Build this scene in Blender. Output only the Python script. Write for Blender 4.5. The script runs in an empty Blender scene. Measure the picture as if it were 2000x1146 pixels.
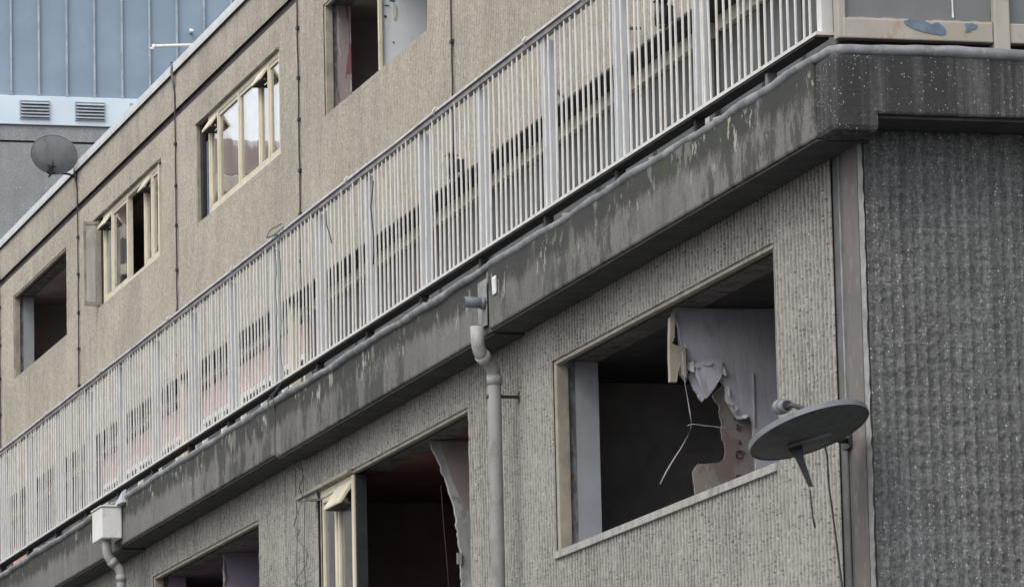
import bpy, math, random
import numpy as np
from mathutils import Matrix, Vector

random.seed(7)
rng = np.random.default_rng(7)
SC = bpy.context.scene
COL = SC.collection
EYE = 1.6            # all heights below are measured from the photographer's eye, 1.6 m above the ground
R = math.radians

# ------------------------------------------------------------------ camera, sky, sun, exposure
cam_d = bpy.data.cameras.new('camera')
cam = bpy.data.objects.new('camera', cam_d)
COL.objects.link(cam)
yaw, pit, rol = R(15.312), R(9.0306), R(-1.2729)
F = Vector((math.cos(pit) * math.sin(yaw), math.cos(pit) * math.cos(yaw), math.sin(pit)))
Rt = Vector((math.cos(yaw), -math.sin(yaw), 0))
Up = Rt.cross(F)
Rr = math.cos(rol) * Rt + math.sin(rol) * Up
Ur = -math.sin(rol) * Rt + math.cos(rol) * Up
mw = Matrix((Rr, Ur, -F)).transposed().to_4x4()
mw.translation = (0, 0, EYE)
cam.matrix_world = mw
cam_d.sensor_fit = 'HORIZONTAL'
cam_d.sensor_width = 36.0
cam_d.lens = 36.0 * 9875.6 / 2000.0
cam_d.clip_start = 0.5
cam_d.clip_end = 2000
SC.camera = cam

SUN_EL, SUN_AZ = 48.0, 234.0      # azimuth clockwise from +Y: hazy light from the open street side, over the photographer's left shoulder
W = bpy.data.worlds.new('World')
SC.world = W
W.use_nodes = True
wn, wl = W.node_tree.nodes, W.node_tree.links
wn.clear()
sky = wn.new('ShaderNodeTexSky')
sky.sky_type = 'NISHITA'
sky.sun_disc = False
sky.sun_elevation = R(SUN_EL)
sky.sun_rotation = R(SUN_AZ)
sky.air_density = 1.0
sky.dust_density = 7.0
sky.ozone_density = 1.0
hs = wn.new('ShaderNodeHueSaturation')
hs.inputs['Saturation'].default_value = 0.32
bg = wn.new('ShaderNodeBackground')
bg.inputs['Strength'].default_value = 0.15
wo = wn.new('ShaderNodeOutputWorld')
wl.new(sky.outputs[0], hs.inputs['Color'])
ovc = wn.new('ShaderNodeMix')                 # an even layer of cloud over the clear sky
ovc.data_type = 'RGBA'
ovc.inputs[0].default_value = 0.65
ovc.inputs[7].default_value = (5.1, 5.3, 5.6, 1)
wl.new(hs.outputs[0], ovc.inputs[6])
wl.new(ovc.outputs[2], bg.inputs['Color'])
wl.new(bg.outputs[0], wo.inputs['Surface'])

sd = bpy.data.lights.new('sun', 'SUN')
sd.energy = 0.5
sd.angle = R(35)
sd.color = (1.0, 0.95, 0.88)
sun = bpy.data.objects.new('sun', sd)
COL.objects.link(sun)
to_sun = Vector((math.sin(R(SUN_AZ)) * math.cos(R(SUN_EL)), math.cos(R(SUN_AZ)) * math.cos(R(SUN_EL)), math.sin(R(SUN_EL))))
sun.rotation_euler = to_sun.to_track_quat('Z', 'Y').to_euler()
sun.location = (-10, 20, 40)

SC.view_settings.view_transform = 'Standard'
SC.view_settings.look = 'None'
SC.view_settings.exposure = 1.02
SC.view_settings.gamma = 1.0
SC.view_settings.use_curve_mapping = False


# ------------------------------------------------------------------ materials
PITCH = .0535


class NT:
    def __init__(s, name):
        s.m = bpy.data.materials.new(name)
        s.m.use_nodes = True
        s.n, s.l = s.m.node_tree.nodes, s.m.node_tree.links
        s.n.clear()
        s.b = s.n.new('ShaderNodeBsdfPrincipled')
        o = s.n.new('ShaderNodeOutputMaterial')
        s.l.new(s.b.outputs[0], o.inputs[0])
        s.g = s.n.new('ShaderNodeNewGeometry')

    def node(s, t, **k):
        n = s.n.new(t)
        for a, v in k.items():
            setattr(n, a, v)
        return n

    def put(s, inp, v):
        if isinstance(v, bpy.types.NodeSocket):
            s.l.new(v, inp)
        elif isinstance(v, (tuple, list)) and len(v) == 3 and inp.type == 'RGBA':
            inp.default_value = (*v, 1)
        else:
            inp.default_value = v

    def pos(s, scale=(1, 1, 1), off=(0, 0, 0)):
        m = s.node('ShaderNodeMapping')
        s.l.new(s.g.outputs['Position'], m.inputs['Vector'])
        m.inputs['Scale'].default_value = scale
        m.inputs['Location'].default_value = off
        return m.outputs[0]

    def noise(s, vec, scale=1, detail=4, rough=0.55):
        n = s.node('ShaderNodeTexNoise')
        s.put(n.inputs['Vector'], vec)
        n.inputs['Scale'].default_value = scale
        n.inputs['Detail'].default_value = detail
        n.inputs['Roughness'].default_value = rough
        return n.outputs[0]

    def voro(s, vec, scale):
        n = s.node('ShaderNodeTexVoronoi')
        s.put(n.inputs['Vector'], vec)
        n.inputs['Scale'].default_value = scale
        return n.outputs['Distance'], n.outputs['Color']

    def ramp(s, v, a, b, lo=0.0, hi=1.0):
        n = s.node('ShaderNodeMapRange', interpolation_type='SMOOTHSTEP')
        s.put(n.inputs['Value'], v)
        for i, x in zip(('From Min', 'From Max', 'To Min', 'To Max'), (a, b, lo, hi)):
            n.inputs[i].default_value = x
        return n.outputs[0]

    def math(s, op, a, b=0.0):
        n = s.node('ShaderNodeMath', operation=op)
        s.put(n.inputs[0], a)
        s.put(n.inputs[1], b)
        return n.outputs[0]

    def mix(s, f, a, b, blend='MIX'):
        n = s.node('ShaderNodeMix', data_type='RGBA', blend_type=blend)
        s.put(n.inputs[0], f)
        s.put(n.inputs[6], a)
        s.put(n.inputs[7], b)
        return n.outputs[2]

    def sep(s, v):
        n = s.node('ShaderNodeSeparateXYZ')
        s.put(n.inputs[0], v)
        return n.outputs

    def done(s, col, rough=0.85, bump=None, strength=0.3, dist=0.01, metal=0.0, spec=0.3):
        s.put(s.b.inputs['Base Color'], col)
        s.put(s.b.inputs['Roughness'], rough)
        s.b.inputs['Metallic'].default_value = metal
        s.b.inputs['Specular IOR Level'].default_value = spec
        if bump is not None:
            n = s.node('ShaderNodeBump')
            n.inputs['Strength'].default_value = strength
            n.inputs['Distance'].default_value = dist
            s.put(n.inputs['Height'], bump)
            s.l.new(n.outputs[0], s.b.inputs['Normal'])
        return s.m


def mul(c, k):
    return tuple(x * k for x in c)


def m_concrete(name, base, dark, speck=(.62, .60, .56), sp_amt=.5, sp_scale=55, pits=.5, rib=None, ridge=.0, row=24, patch=1.0, horiz=0.0, drip=0.0, bump=.5, white_on_ridge=False, grain=1.0, fs=46):
    """cast ribbed concrete: rib light and shade put into the colour (pale fins, dark stones in the grooves), weathering patches and streaks"""
    t = NT(name)
    streak = t.noise(t.pos((2.6, 2.6, .30)), 1.0, 6, .65)
    blot = t.noise(t.pos(), 1.1, 6, .65)
    f = t.ramp(t.math('ADD', t.math('MULTIPLY', streak, .55), t.math('MULTIPLY', blot, .45)), .40, .62)
    c = t.mix(f, dark, base)
    big = t.noise(t.pos((.45, .45, .6), (8, 3, 1)), 1.0, 4, .6)
    c = t.mix(t.ramp(big, .46, .64, 0, .45 * patch), c, mul(base, 1.18))
    c = t.mix(t.ramp(t.noise(t.pos((.6, .6, .5), (2, 13, 5)), 1.3, 5, .7), .52, .66, 0, .5 * patch), c, (dark[0] * 1.02, dark[1] * .93, dark[2] * .88))
    fine = t.noise(t.pos((1, 1, .6)), fs, 6, .78)
    c = t.mix(t.ramp(fine, .36, .60, min(1, .55 * grain), 0.0), c, mul(dark, .62))
    c = t.mix(t.ramp(fine, .56, .74, 0, min(1, .45 * grain)), c, mul(base, 1.35 * grain))
    if drip:
        dr = t.noise(t.pos((17, 17, .35), (1, 2, 0)), 1.0, 4, .6)
        c = t.mix(t.ramp(dr, .44, .62, drip, 0), c, mul(dark, .45))
        c = t.mix(t.ramp(dr, .58, .72, 0, drip * .6), c, mul(base, 1.3))
    if horiz:
        band = t.noise(t.pos((3.0, 3.0, 30)), 1.0, 5, .7)
        c = t.mix(t.ramp(band, .46, .66, 0, horiz), c, mul(base, 1.6))
        c = t.mix(t.ramp(band, .34, .46, horiz * .8, 0), c, mul(dark, .55))
    xyz = t.sep(t.g.outputs['Position'])
    hg = t.noise(t.pos(), 80, 4, .7)
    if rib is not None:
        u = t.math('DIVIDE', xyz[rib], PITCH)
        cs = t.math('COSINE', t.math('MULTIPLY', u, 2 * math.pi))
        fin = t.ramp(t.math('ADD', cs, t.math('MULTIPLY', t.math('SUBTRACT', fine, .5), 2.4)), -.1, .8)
        c = t.mix(t.math('MULTIPLY', fin, ridge), c, mul(base, 1.42))           # fins painted paler, the light on the ribs put into the colour
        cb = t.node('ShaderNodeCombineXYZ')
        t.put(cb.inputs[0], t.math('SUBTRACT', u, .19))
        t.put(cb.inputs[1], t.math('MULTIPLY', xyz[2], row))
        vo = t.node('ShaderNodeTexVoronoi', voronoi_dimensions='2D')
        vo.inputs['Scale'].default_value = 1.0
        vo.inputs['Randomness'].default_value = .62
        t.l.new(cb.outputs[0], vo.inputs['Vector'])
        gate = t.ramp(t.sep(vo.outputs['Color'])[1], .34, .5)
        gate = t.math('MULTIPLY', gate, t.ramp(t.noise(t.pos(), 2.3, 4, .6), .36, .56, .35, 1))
        c = t.mix(t.math('MULTIPLY', t.math('MULTIPLY', t.ramp(vo.outputs['Distance'], .10, .26, 1, 0), gate), pits), c, mul(dark, .33))  # dark dots along the grooves, adding groove shade to the colour
    # pale stones
    d2, k2 = t.voro(t.pos((1, 1, .8), (3.3, 1.7, 2.1)), sp_scale * 1.35)
    ks = t.sep(k2)
    g2 = t.ramp(ks[0], 1 - sp_amt * .55, 1 - sp_amt * .55 + .06)
    sz = t.math('MULTIPLY', t.ramp(t.math('ADD', d2, t.math('MULTIPLY', ks[2], .25)), .30, .46, 1, 0), g2)
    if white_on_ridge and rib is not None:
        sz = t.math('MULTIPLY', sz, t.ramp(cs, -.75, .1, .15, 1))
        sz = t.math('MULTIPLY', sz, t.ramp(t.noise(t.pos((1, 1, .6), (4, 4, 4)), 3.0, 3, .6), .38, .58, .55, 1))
    c = t.mix(sz, c, t.mix(ks[1], mul(speck, .55), speck))
    return t.done(c, .92, hg, bump, .012, spec=.2)


def m_plain(name, col, rough=.6, var=.12, scale=6, metal=0.0, dirt=None, dirt_amt=.5, dirt_scale=9, bump=.08, spec=.35):
    t = NT(name)
    n = t.noise(t.pos(), scale, 5, .6)
    c = t.mix(t.ramp(n, .3, .7), mul(col, 1 - var), mul(col, 1 + var * .6))
    if dirt:
        d = t.noise(t.pos((1, 1, .6), (5, 2, 9)), dirt_scale, 6, .68)
        c = t.mix(t.ramp(d, .52, .66, 0, dirt_amt), c, dirt)
    return t.done(c, rough, t.noise(t.pos(), 60, 3, .6), bump, .006, metal, spec)


def m_fascia(name):
    t = NT(name)
    base, dark = (.168, .158, .152), (.040, .041, .039)
    z = t.sep(t.g.outputs['Position'])[2]
    top = t.ramp(z, 4.20 + EYE, 4.60 + EYE)                       # run-off grime under the coping, ragged lower edge
    st = t.noise(t.pos((9, 9, .5)), 1.0, 6, .66)
    bl = t.noise(t.pos((1, 1, .8)), 3.2, 9, .76)
    lg = t.noise(t.pos((.5, .5, .3), (3, 3, 3)), 1.0, 3, .6)
    c = t.mix(t.ramp(lg, .38, .62, 0, .7), base, (.118, .117, .108))
    c = t.mix(t.ramp(t.noise(t.pos((5, 5, .3), (7, 3, 1)), 1.0, 5, .65), .50, .66, 0, .5), c, (.165, .157, .150))
    e = t.math('ADD', t.math('MULTIPLY', top, .62), t.math('ADD', t.math('MULTIPLY', st, .50), t.math('MULTIPLY', bl, .62)))
    c = t.mix(t.ramp(e, .80, .99, 0, .93), c, dark)
    c = t.mix(t.ramp(t.noise(t.pos((14, 14, .6), (0, 5, 2)), 1.0, 5, .7), .54, .68, 0, .45), c, mul(dark, 1.1))
    fine = t.noise(t.pos(), 55, 6, .75)
    c = t.mix(t.ramp(fine, .36, .52, .35, 0), c, mul(dark, .9))
    zone = t.noise(t.pos((.35, .35, .35), (6, 1, 0)), 1.0, 2, .5)
    mot = t.noise(t.pos((1, 1, .45), (3, 6, 6)), 4.0, 10, .78)
    zm = t.ramp(zone, .38, .54)
    c = t.mix(t.math('MULTIPLY', t.ramp(mot, .48, .56, 0, .85), zm), c, (.045, .047, .040))
    c = t.mix(t.math('MULTIPLY', t.ramp(mot, .38, .44, .8, 0), zm), c, (.175, .176, .150))
    # green algae
    al = t.noise(t.pos((1, 1, .55), (2.2, 7.7, 0)), 1.5, 9, .78)
    c = t.mix(t.math('MULTIPLY', t.ramp(al, .52, .66, 0, .75), top), c, (.058, .074, .036))
    # flakes of old pale paint
    fl = t.noise(t.pos((1, 1, .6), (1, 4, 2)), 10.0, 8, .68)
    reg = t.noise(t.pos((1, 1, 1.0), (9, 9, 9)), 1.9, 4, .6)
    m = t.math('MULTIPLY', t.ramp(fl, .565, .585), t.ramp(reg, .46, .58))
    m = t.math('MULTIPLY', m, t.ramp(z, 4.30 + EYE, 4.40 + EYE))
    c = t.mix(t.math('MULTIPLY', m, .85), c, (.34, .335, .30))
    big = t.noise(t.pos((1, 1, .7), (5, 1, 8)), 2.6, 9, .70)
    c = t.mix(t.ramp(big, .605, .618, 0, .6), c, (.20, .20, .172))
    return t.done(c, .88, t.math('ADD', fine, t.math('MULTIPLY', m, .5)), .6, .012, spec=.2)


def m_patch(name, a, b, c3, sa=3.5, lo=.5, hi=.54, rough=.7, st=(1, 1, .5)):
    """layers of peeled finish: a with ragged patches of b and c3"""
    t = NT(name)
    n1 = t.noise(t.pos(st), sa, 6, .65)
    n2 = t.noise(t.pos(st, (4, 8, 3)), sa * 1.3, 6, .65)
    c = t.mix(t.ramp(n1, lo, hi), a, b)
    c = t.mix(t.ramp(n2, .56, .60), c, c3)
    return t.done(c, rough, t.math('ADD', n1, n2), .3, .01)


def m_glass(name, tint=(1, 1, 1), wav=.02, rough=.01):
    t = NT(name)
    t.b.inputs['Transmission Weight'].default_value = 1.0
    t.b.inputs['IOR'].default_value = 1.85
    n = t.noise(t.pos((1, 1, .6)), 1.6, 2, .5)
    return t.done(tint, rough, n, wav, .1, spec=.6)


M = {}
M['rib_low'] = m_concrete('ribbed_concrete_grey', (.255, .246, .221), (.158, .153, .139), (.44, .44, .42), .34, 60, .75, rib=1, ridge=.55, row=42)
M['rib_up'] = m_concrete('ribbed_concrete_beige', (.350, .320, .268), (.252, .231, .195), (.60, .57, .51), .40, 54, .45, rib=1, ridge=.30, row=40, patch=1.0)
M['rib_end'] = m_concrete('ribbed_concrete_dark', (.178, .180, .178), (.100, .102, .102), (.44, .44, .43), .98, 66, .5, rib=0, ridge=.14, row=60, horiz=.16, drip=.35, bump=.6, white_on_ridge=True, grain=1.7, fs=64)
M['rib_tower'] = m_concrete('tower_concrete', (.29, .295, .305), (.215, .222, .235), (.42, .42, .42), .3, 22, .0)
M['fascia'] = m_fascia('fascia_concrete')
M['band_end'] = m_concrete('band_concrete_dark', (.112, .110, .108), (.060, .060, .062), (.32, .32, .31), .40, 74, .4, drip=.75, bump=.6)
M['soffit'] = m_plain('shade_dark_soffit_concrete', (.042, .042, .043), .9, .35, 5, dirt=(.02, .02, .02))  # for undersides and gaps: their shade put into a dark base colour
M['pink'] = m_plain('smooth_pink_concrete', (.128, .114, .106), .8, .14, 2.5, dirt=(.28, .26, .24), dirt_amt=.3, dirt_scale=14)
M['arris'] = m_plain('pale_mortar_arris', (.24, .24, .235), .9, .3, 12, dirt=(.16, .16, .16), dirt_amt=.7)
M['joint'] = m_plain('dark_grey_joint_mortar', (.105, .105, .104), .9, .2, 9)
M['coping'] = m_plain('bitumen_coping', (.165, .168, .175), .75, .35, 7, dirt=(.30, .30, .29), dirt_amt=.5, bump=.5)
M['black'] = m_plain('black_joint_sealant', (.030, .027, .028), .8, .3, 10)
M['white_rail'] = m_plain('white_painted_steel', (.53, .52, .495), .6, .10, 8, dirt=(.34, .32, .28), dirt_amt=.45, dirt_scale=16)
M['post_rail'] = m_plain('bluish_white_painted_steel', (.43, .455, .48), .55, .08, 5, dirt=(.34, .34, .33), dirt_amt=.4)
M['rail_dark'] = m_plain('grimy_rail_steel', (.20, .19, .19), .6, .3, 9, dirt=(.06, .055, .05), dirt_amt=.7)
M['rail_top'] = m_plain('worn_rail_capping', (.46, .45, .45), .55, .15, 9, dirt=(.2, .19, .18), dirt_amt=.5)
M['cream'] = m_plain('cream_window_frame', (.53, .485, .375), .5, .10, 5, dirt=(.36, .32, .24), dirt_amt=.45, dirt_scale=7)
M['cream_dirty'] = m_plain('weathered_cream_timber', (.275, .25, .205), .7, .22, 7, dirt=(.14, .125, .10), dirt_amt=.6)
M['cream_wood'] = m_patch('peeling_cream_timber', (.29, .265, .225), (.33, .305, .27), (.285, .225, .165), 5, .42, .62)
M['peel'] = m_plain('bare_blue_grey_undercoat', (.115, .155, .20), .8, .25, 18, dirt=(.18, .20, .22), dirt_amt=.5)
M['grey_panel'] = m_plain('grey_infill_panel', (.135, .142, .142), .7, .10, 3, dirt=(.11, .115, .115), dirt_amt=.4)
M['plaster_blue'] = m_plain('pale_blue_plaster', (.275, .29, .32), .8, .10, 3, dirt=(.20, .21, .235), dirt_amt=.3)
M['plaster_white'] = m_plain('stained_white_board', (.60, .63, .66), .7, .06, 2, dirt=(.42, .44, .46), dirt_amt=.4, dirt_scale=5)
M['purple'] = m_plain('mauve_painted_plasterboard', (.38, .365, .445), .75, .12, 3, dirt=(.29, .28, .345), dirt_amt=.4, dirt_scale=6)
def m_lining(name):
    t = NT(name)
    n = t.noise(t.pos(), 3, 5, .6)
    w = t.noise(t.pos((11, 1, 2.2), (1, 0, 5)), 1.6, 5, .6)
    c = t.mix(t.ramp(n, .35, .65), (.35, .345, .40), (.45, .445, .505))
    c = t.mix(t.ramp(t.noise(t.pos((1, 1, .8), (8, 2, 6)), 6, 6, .65), .56, .70, 0, .5), c, (.24, .23, .28))
    return t.done(c, .7, w, .22, .03)


M['purple'] = m_lining('mauve_wall_lining')
M['scrap'] = m_patch('torn_lining_scraps', (.34, .335, .375), (.40, .40, .40), (.33, .335, .27), 9)
M['brown'] = m_patch('torn_brown_board_paper', (.20, .18, .165), (.255, .245, .24), (.155, .12, .11), 4.5)
M['grey_plaster'] = m_patch('torn_grey_plaster', (.30, .305, .30), (.38, .385, .38), (.24, .245, .245), 5)
M['room'] = m_plain('dark_gutted_room', (.27, .255, .25), .95, .3, 2)
M['room_brown'] = m_plain('dark_brown_room', (.30, .255, .24), .95, .2, 2)
M['room_red'] = m_plain('dark_red_ceiling', (.16, .075, .07), .9, .2, 2)
M['room_purple'] = m_plain('dark_mauve_room', (.16, .11, .145), .9, .2, 2)
M['mauve_pale'] = m_plain('mauve_plaster', (.25, .21, .28), .85, .12, 2)  # paler mauve for the third window's jamb and partition
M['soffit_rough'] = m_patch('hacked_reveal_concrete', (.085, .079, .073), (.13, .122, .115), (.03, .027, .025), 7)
M['sill'] = m_plain('pale_broken_sill', (.30, .29, .27), .85, .25, 14, dirt=(.16, .155, .145), dirt_amt=.6, bump=.5)
M['mortar'] = m_patch('broken_reveal_mortar', (.13, .13, .12), (.22, .22, .21), (.17, .24, .28), 9)
M['red_peel'] = m_patch('peeled_red_plaster', (.27, .23, .22), (.20, .085, .085), (.40, .385, .375), 7, .54, .58, st=(2.2, 2.2, .30))
M['glass'] = m_glass('window_glass')
M['glass_dirty'] = m_glass('dirty_window_glass', (.80, .84, .86), .02, .12)
M['pvc'] = m_plain('grey_plastic_pipe', (.265, .265, .258), .55, .12, 4, dirt=(.15, .15, .135), dirt_amt=.6)
M['pvc_dark'] = m_plain('dark_grey_plastic_pipe', (.115, .13, .15), .5, .15, 6)
M['pvc_white'] = m_plain('white_plastic', (.60, .60, .59), .5, .08, 4, dirt=(.36, .355, .33), dirt_amt=.5, dirt_scale=12)
M['dish'] = m_plain('grey_painted_dish', (.135, .145, .155), .6, .2, 5, dirt=(.08, .083, .085), dirt_amt=.6, dirt_scale=12)
M['dish_back'] = m_plain('shaded_dish_back', (.062, .065, .068), .65, .3, 6, dirt=(.10, .098, .09), dirt_amt=.6, dirt_scale=10)  # back of the corner dish, its shade put into the colour
M['dish_black'] = m_plain('black_bracket_steel', (.022, .024, .028), .5, .3, 8)
M['lnb'] = m_plain('pale_grey_plastic', (.17, .178, .19), .5, .08, 6)
M['cable'] = m_plain('black_cable', (.045, .040, .040), .6, .2, 10)
M['green'] = m_plain('faded_green_string', (.075, .10, .085), .8, .2, 20)
M['clip'] = m_plain('dark_cable_clip', (.03, .028, .028), .6, .2, 10)
M['roof_trim'] = m_plain('pale_metal_roof_trim', (.52, .53, .54), .5, .1, 4, dirt=(.38, .38, .38), dirt_amt=.4)
M['roof_felt'] = m_plain('roof_felt', (.10, .10, .10), .9, .2, 3)
M['deck'] = m_plain('grey_deck_screed', (.22, .22, .21), .9, .2, 3)
M['clad'] = m_plain('blue_grey_metal_cladding', (.225, .290, .360), .8, .10, .8, dirt=(.27, .335, .40), dirt_amt=.45, dirt_scale=1.2, bump=.02, spec=.15)
M['seam'] = m_plain('weathered_cladding_seam', (.31, .355, .39), .6, .2, 5, dirt=(.22, .22, .22), dirt_amt=.6, dirt_scale=10)
M['tower_fascia'] = m_plain('white_tower_fascia', (.52, .60, .66), .5, .05, 1)
M['louvre'] = m_plain('grey_louvre_metal', (.33, .37, .40), .5, .1, 4)
M['louvre_back'] = m_plain('dark_louvre_void', (.06, .062, .066), .8, .1, 4)
M['yellow'] = m_plain('pale_yellow_transom', (.58, .56, .42), .6, .08, 4)
M['pinkpanel'] = m_plain('pink_painted_panel', (.48, .33, .31), .7, .10, 2, dirt=(.42, .36, .33), dirt_amt=.5, dirt_scale=3)
M['maroon'] = m_plain('maroon_boards', (.090, .038, .040), .7, .25, 5)
M['ochre'] = m_plain('ochre_panel', (.30, .20, .10), .8, .15, 4)
M['dim_glass'] = m_plain('dusty_dark_glazing', (.048, .053, .055), .45, .25, 3, dirt=(.085, .09, .09), dirt_amt=.5, dirt_scale=4)
M['dim_panel'] = m_plain('dull_grey_terrace_panel', (.085, .088, .086), .8, .2, 3, dirt=(.05, .05, .048), dirt_amt=.5)
M['brick'] = m_plain('red_brown_brickwork', (.15, .112, .10), .9, .2, 8)
M['stone'] = m_plain('cream_stone_trim', (.46, .43, .37), .85, .12, 4)
M['asphalt'] = m_plain('asphalt', (.05, .05, .052), .9, .25, 9)
M['paving'] = m_plain('concrete_paving', (.26, .255, .24), .9, .15, 4)
M['strip'] = m_plain('torn_white_strip', (.30, .29, .30), .8, .2, 12)


# ------------------------------------------------------------------ mesh helpers
LOC = {}


def empty(name, loc, label=None, cat=None, group=None):
    o = bpy.data.objects.new(name, None)
    COL.objects.link(o)
    o.empty_display_size = .2
    o.location = (loc[0], loc[1], loc[2] + EYE)
    LOC[o.name] = Vector(o.location)
    tag(o, label, cat, group)
    return o


def tag(o, label=None, cat=None, group=None, kind=None):
    for k, v in (('label', label), ('category', cat), ('group', group), ('kind', kind)):
        if v:
            o[k] = v
    return o


def link(name, me, loc, parent=None):
    o = bpy.data.objects.new(name, me)
    COL.objects.link(o)
    o.location = loc
    LOC[o.name] = Vector(loc)
    if parent is not None:
        o.parent = parent
        o.matrix_parent_inverse = Matrix.Translation(-LOC[parent.name])
    return o


def np_mesh(name, V, Fc, mat, parent=None, smooth=False):
    """V: n x 3 (heights above eye), Fc: n x 4 quads"""
    V = np.asarray(V, float).copy()
    V[:, 2] += EYE
    lo, hi = V.min(0), V.max(0)
    L = np.array([(lo[0] + hi[0]) / 2, (lo[1] + hi[1]) / 2, lo[2]])
    V -= L
    me = bpy.data.meshes.new(name)
    Fc = np.asarray(Fc, np.int32)
    me.vertices.add(len(V))
    me.vertices.foreach_set('co', V.ravel())
    me.loops.add(Fc.size)
    me.loops.foreach_set('vertex_index', Fc.ravel())
    me.polygons.add(len(Fc))
    me.polygons.foreach_set('loop_start', np.arange(0, Fc.size, 4, dtype=np.int32))
    me.update(calc_edges=True)
    me.validate()
    if smooth:
        me.polygons.foreach_set('use_smooth', np.ones(len(me.polygons), bool))
    me.materials.append(M[mat])
    return link(name, me, tuple(L), parent)


class MB:
    def __init__(s):
        s.v, s.f, s.sm = [], [], []

    def add(s, vs, fs, smooth=False):
        b = len(s.v)
        s.v += [tuple(v) for v in vs]
        s.f += [tuple(i + b for i in f) for f in fs]
        s.sm += [smooth] * len(fs)
        return s

    def box(s, x0, x1, y0, y1, z0, z1, jit=0.0):
        x0, x1 = min(x0, x1), max(x0, x1)
        y0, y1 = min(y0, y1), max(y0, y1)
        z0, z1 = min(z0, z1), max(z0, z1)
        vs = [(x, y, z) for x in (x0, x1) for y in (y0, y1) for z in (z0, z1)]
        if jit:
            vs = [tuple(c + random.uniform(-jit, jit) for c in v) for v in vs]
        return s.add(vs, [(0, 1, 3, 2), (4, 6, 7, 5), (0, 4, 5, 1), (2, 3, 7, 6), (0, 2, 6, 4), (1, 5, 7, 3)])

    def hexa(s, a, b):
        """two quads (4 points each) joined into a solid"""
        vs = list(a) + list(b)
        return s.add(vs, [(3, 2, 1, 0), (4, 5, 6, 7)] + [(i, (i + 1) % 4, 4 + (i + 1) % 4, 4 + i) for i in range(4)])

    def tube(s, pts, r, n=8, cap=True, jit=0.0):
        pts = [Vector(p) for p in pts]
        rs = r if isinstance(r, (list, tuple)) else [r] * len(pts)
        rings = []
        for i, p in enumerate(pts):
            t = (pts[min(i + 1, len(pts) - 1)] - pts[max(i - 1, 0)]).normalized()
            ref = Vector((0, 0, 1)) if abs(t.z) < .9 else Vector((1, 0, 0))
            a = t.cross(ref).normalized()
            b = t.cross(a)
            rr = rs[i] * (1 + random.uniform(-jit, jit))
            rings.append([p + a * (math.cos(k * 2 * math.pi / n) * rr) + b * (math.sin(k * 2 * math.pi / n) * rr) for k in range(n)])
        vs = [v for q in rings for v in q]
        fs = [(i * n + k, i * n + (k + 1) % n, (i + 1) * n + (k + 1) % n, (i + 1) * n + k) for i in range(len(pts) - 1) for k in range(n)]
        s.add(vs, fs, True)
        if cap:
            b = len(s.v) - len(vs)
            s.f += [tuple(b + k for k in reversed(range(n))), tuple(b + (len(pts) - 1) * n + k for k in range(n))]
            s.sm += [False, False]
        return s

    def prism(s, poly, y0, y1):
        """polygon of (x, z) extruded along y"""
        n = len(poly)
        vs = [(x, y0, z) for x, z in poly] + [(x, y1, z) for x, z in poly]
        return s.add(vs, [tuple(range(n)), tuple(reversed(range(n, 2 * n)))] + [((i + 1) % n, i, n + i, n + (i + 1) % n) for i in range(n)])

    def build(s, name, mat, parent=None, bevel=0.0, world=False):
        off = 0 if world else EYE
        V = [Vector((v[0], v[1], v[2] + off)) for v in s.v]
        lo = Vector([min(v[i] for v in V) for i in range(3)])
        hi = Vector([max(v[i] for v in V) for i in range(3)])
        L = Vector(((lo.x + hi.x) / 2, (lo.y + hi.y) / 2, lo.z))
        me = bpy.data.meshes.new(name)
        me.from_pydata([v - L for v in V], [], s.f)
        me.polygons.foreach_set('use_smooth', s.sm)
        me.materials.append(M[mat])
        o = link(name, me, L, parent)
        if bevel:
            md = o.modifiers.new('bevel', 'BEVEL')
            md.width = bevel
            md.segments = 2
            md.limit_method = 'ANGLE'
        return o


def box(name, mat, parent, *b, bevel=0.0, jit=0.0):
    return MB().box(*b, jit=jit).build(name, mat, parent, bevel)


def rect_poly(pts, sub=6, jit=.006):
    """ragged version of a polyline polygon"""
    out = []
    for (x0, z0), (x1, z1) in zip(pts, pts[1:] + pts[:1]):
        L = math.hypot(x1 - x0, z1 - z0)
        n = max(1, min(sub, int(L / .02)))
        for i in range(n):
            t = i / n
            k = jit if i else 0
            out.append((x0 + (x1 - x0) * t + random.uniform(-k, k), z0 + (z1 - z0) * t + random.uniform(-k, k)))
    return out


def vnoise(u, z, cu, cz, seed):
    """value noise on a lattice of cell cu x cz"""
    r = np.random.default_rng(seed)
    tab = r.random((257, 257))
    a, b = u / cu, z / cz
    i, j = np.floor(a).astype(int), np.floor(b).astype(int)
    fa, fb = a - i, b - j
    fa, fb = fa * fa * (3 - 2 * fa), fb * fb * (3 - 2 * fb)
    g = lambda p, q: tab[p % 256, q % 256]
    return (g(i, j) * (1 - fa) + g(i + 1, j) * fa) * (1 - fb) + (g(i, j + 1) * (1 - fa) + g(i + 1, j + 1) * fa) * fb


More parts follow.
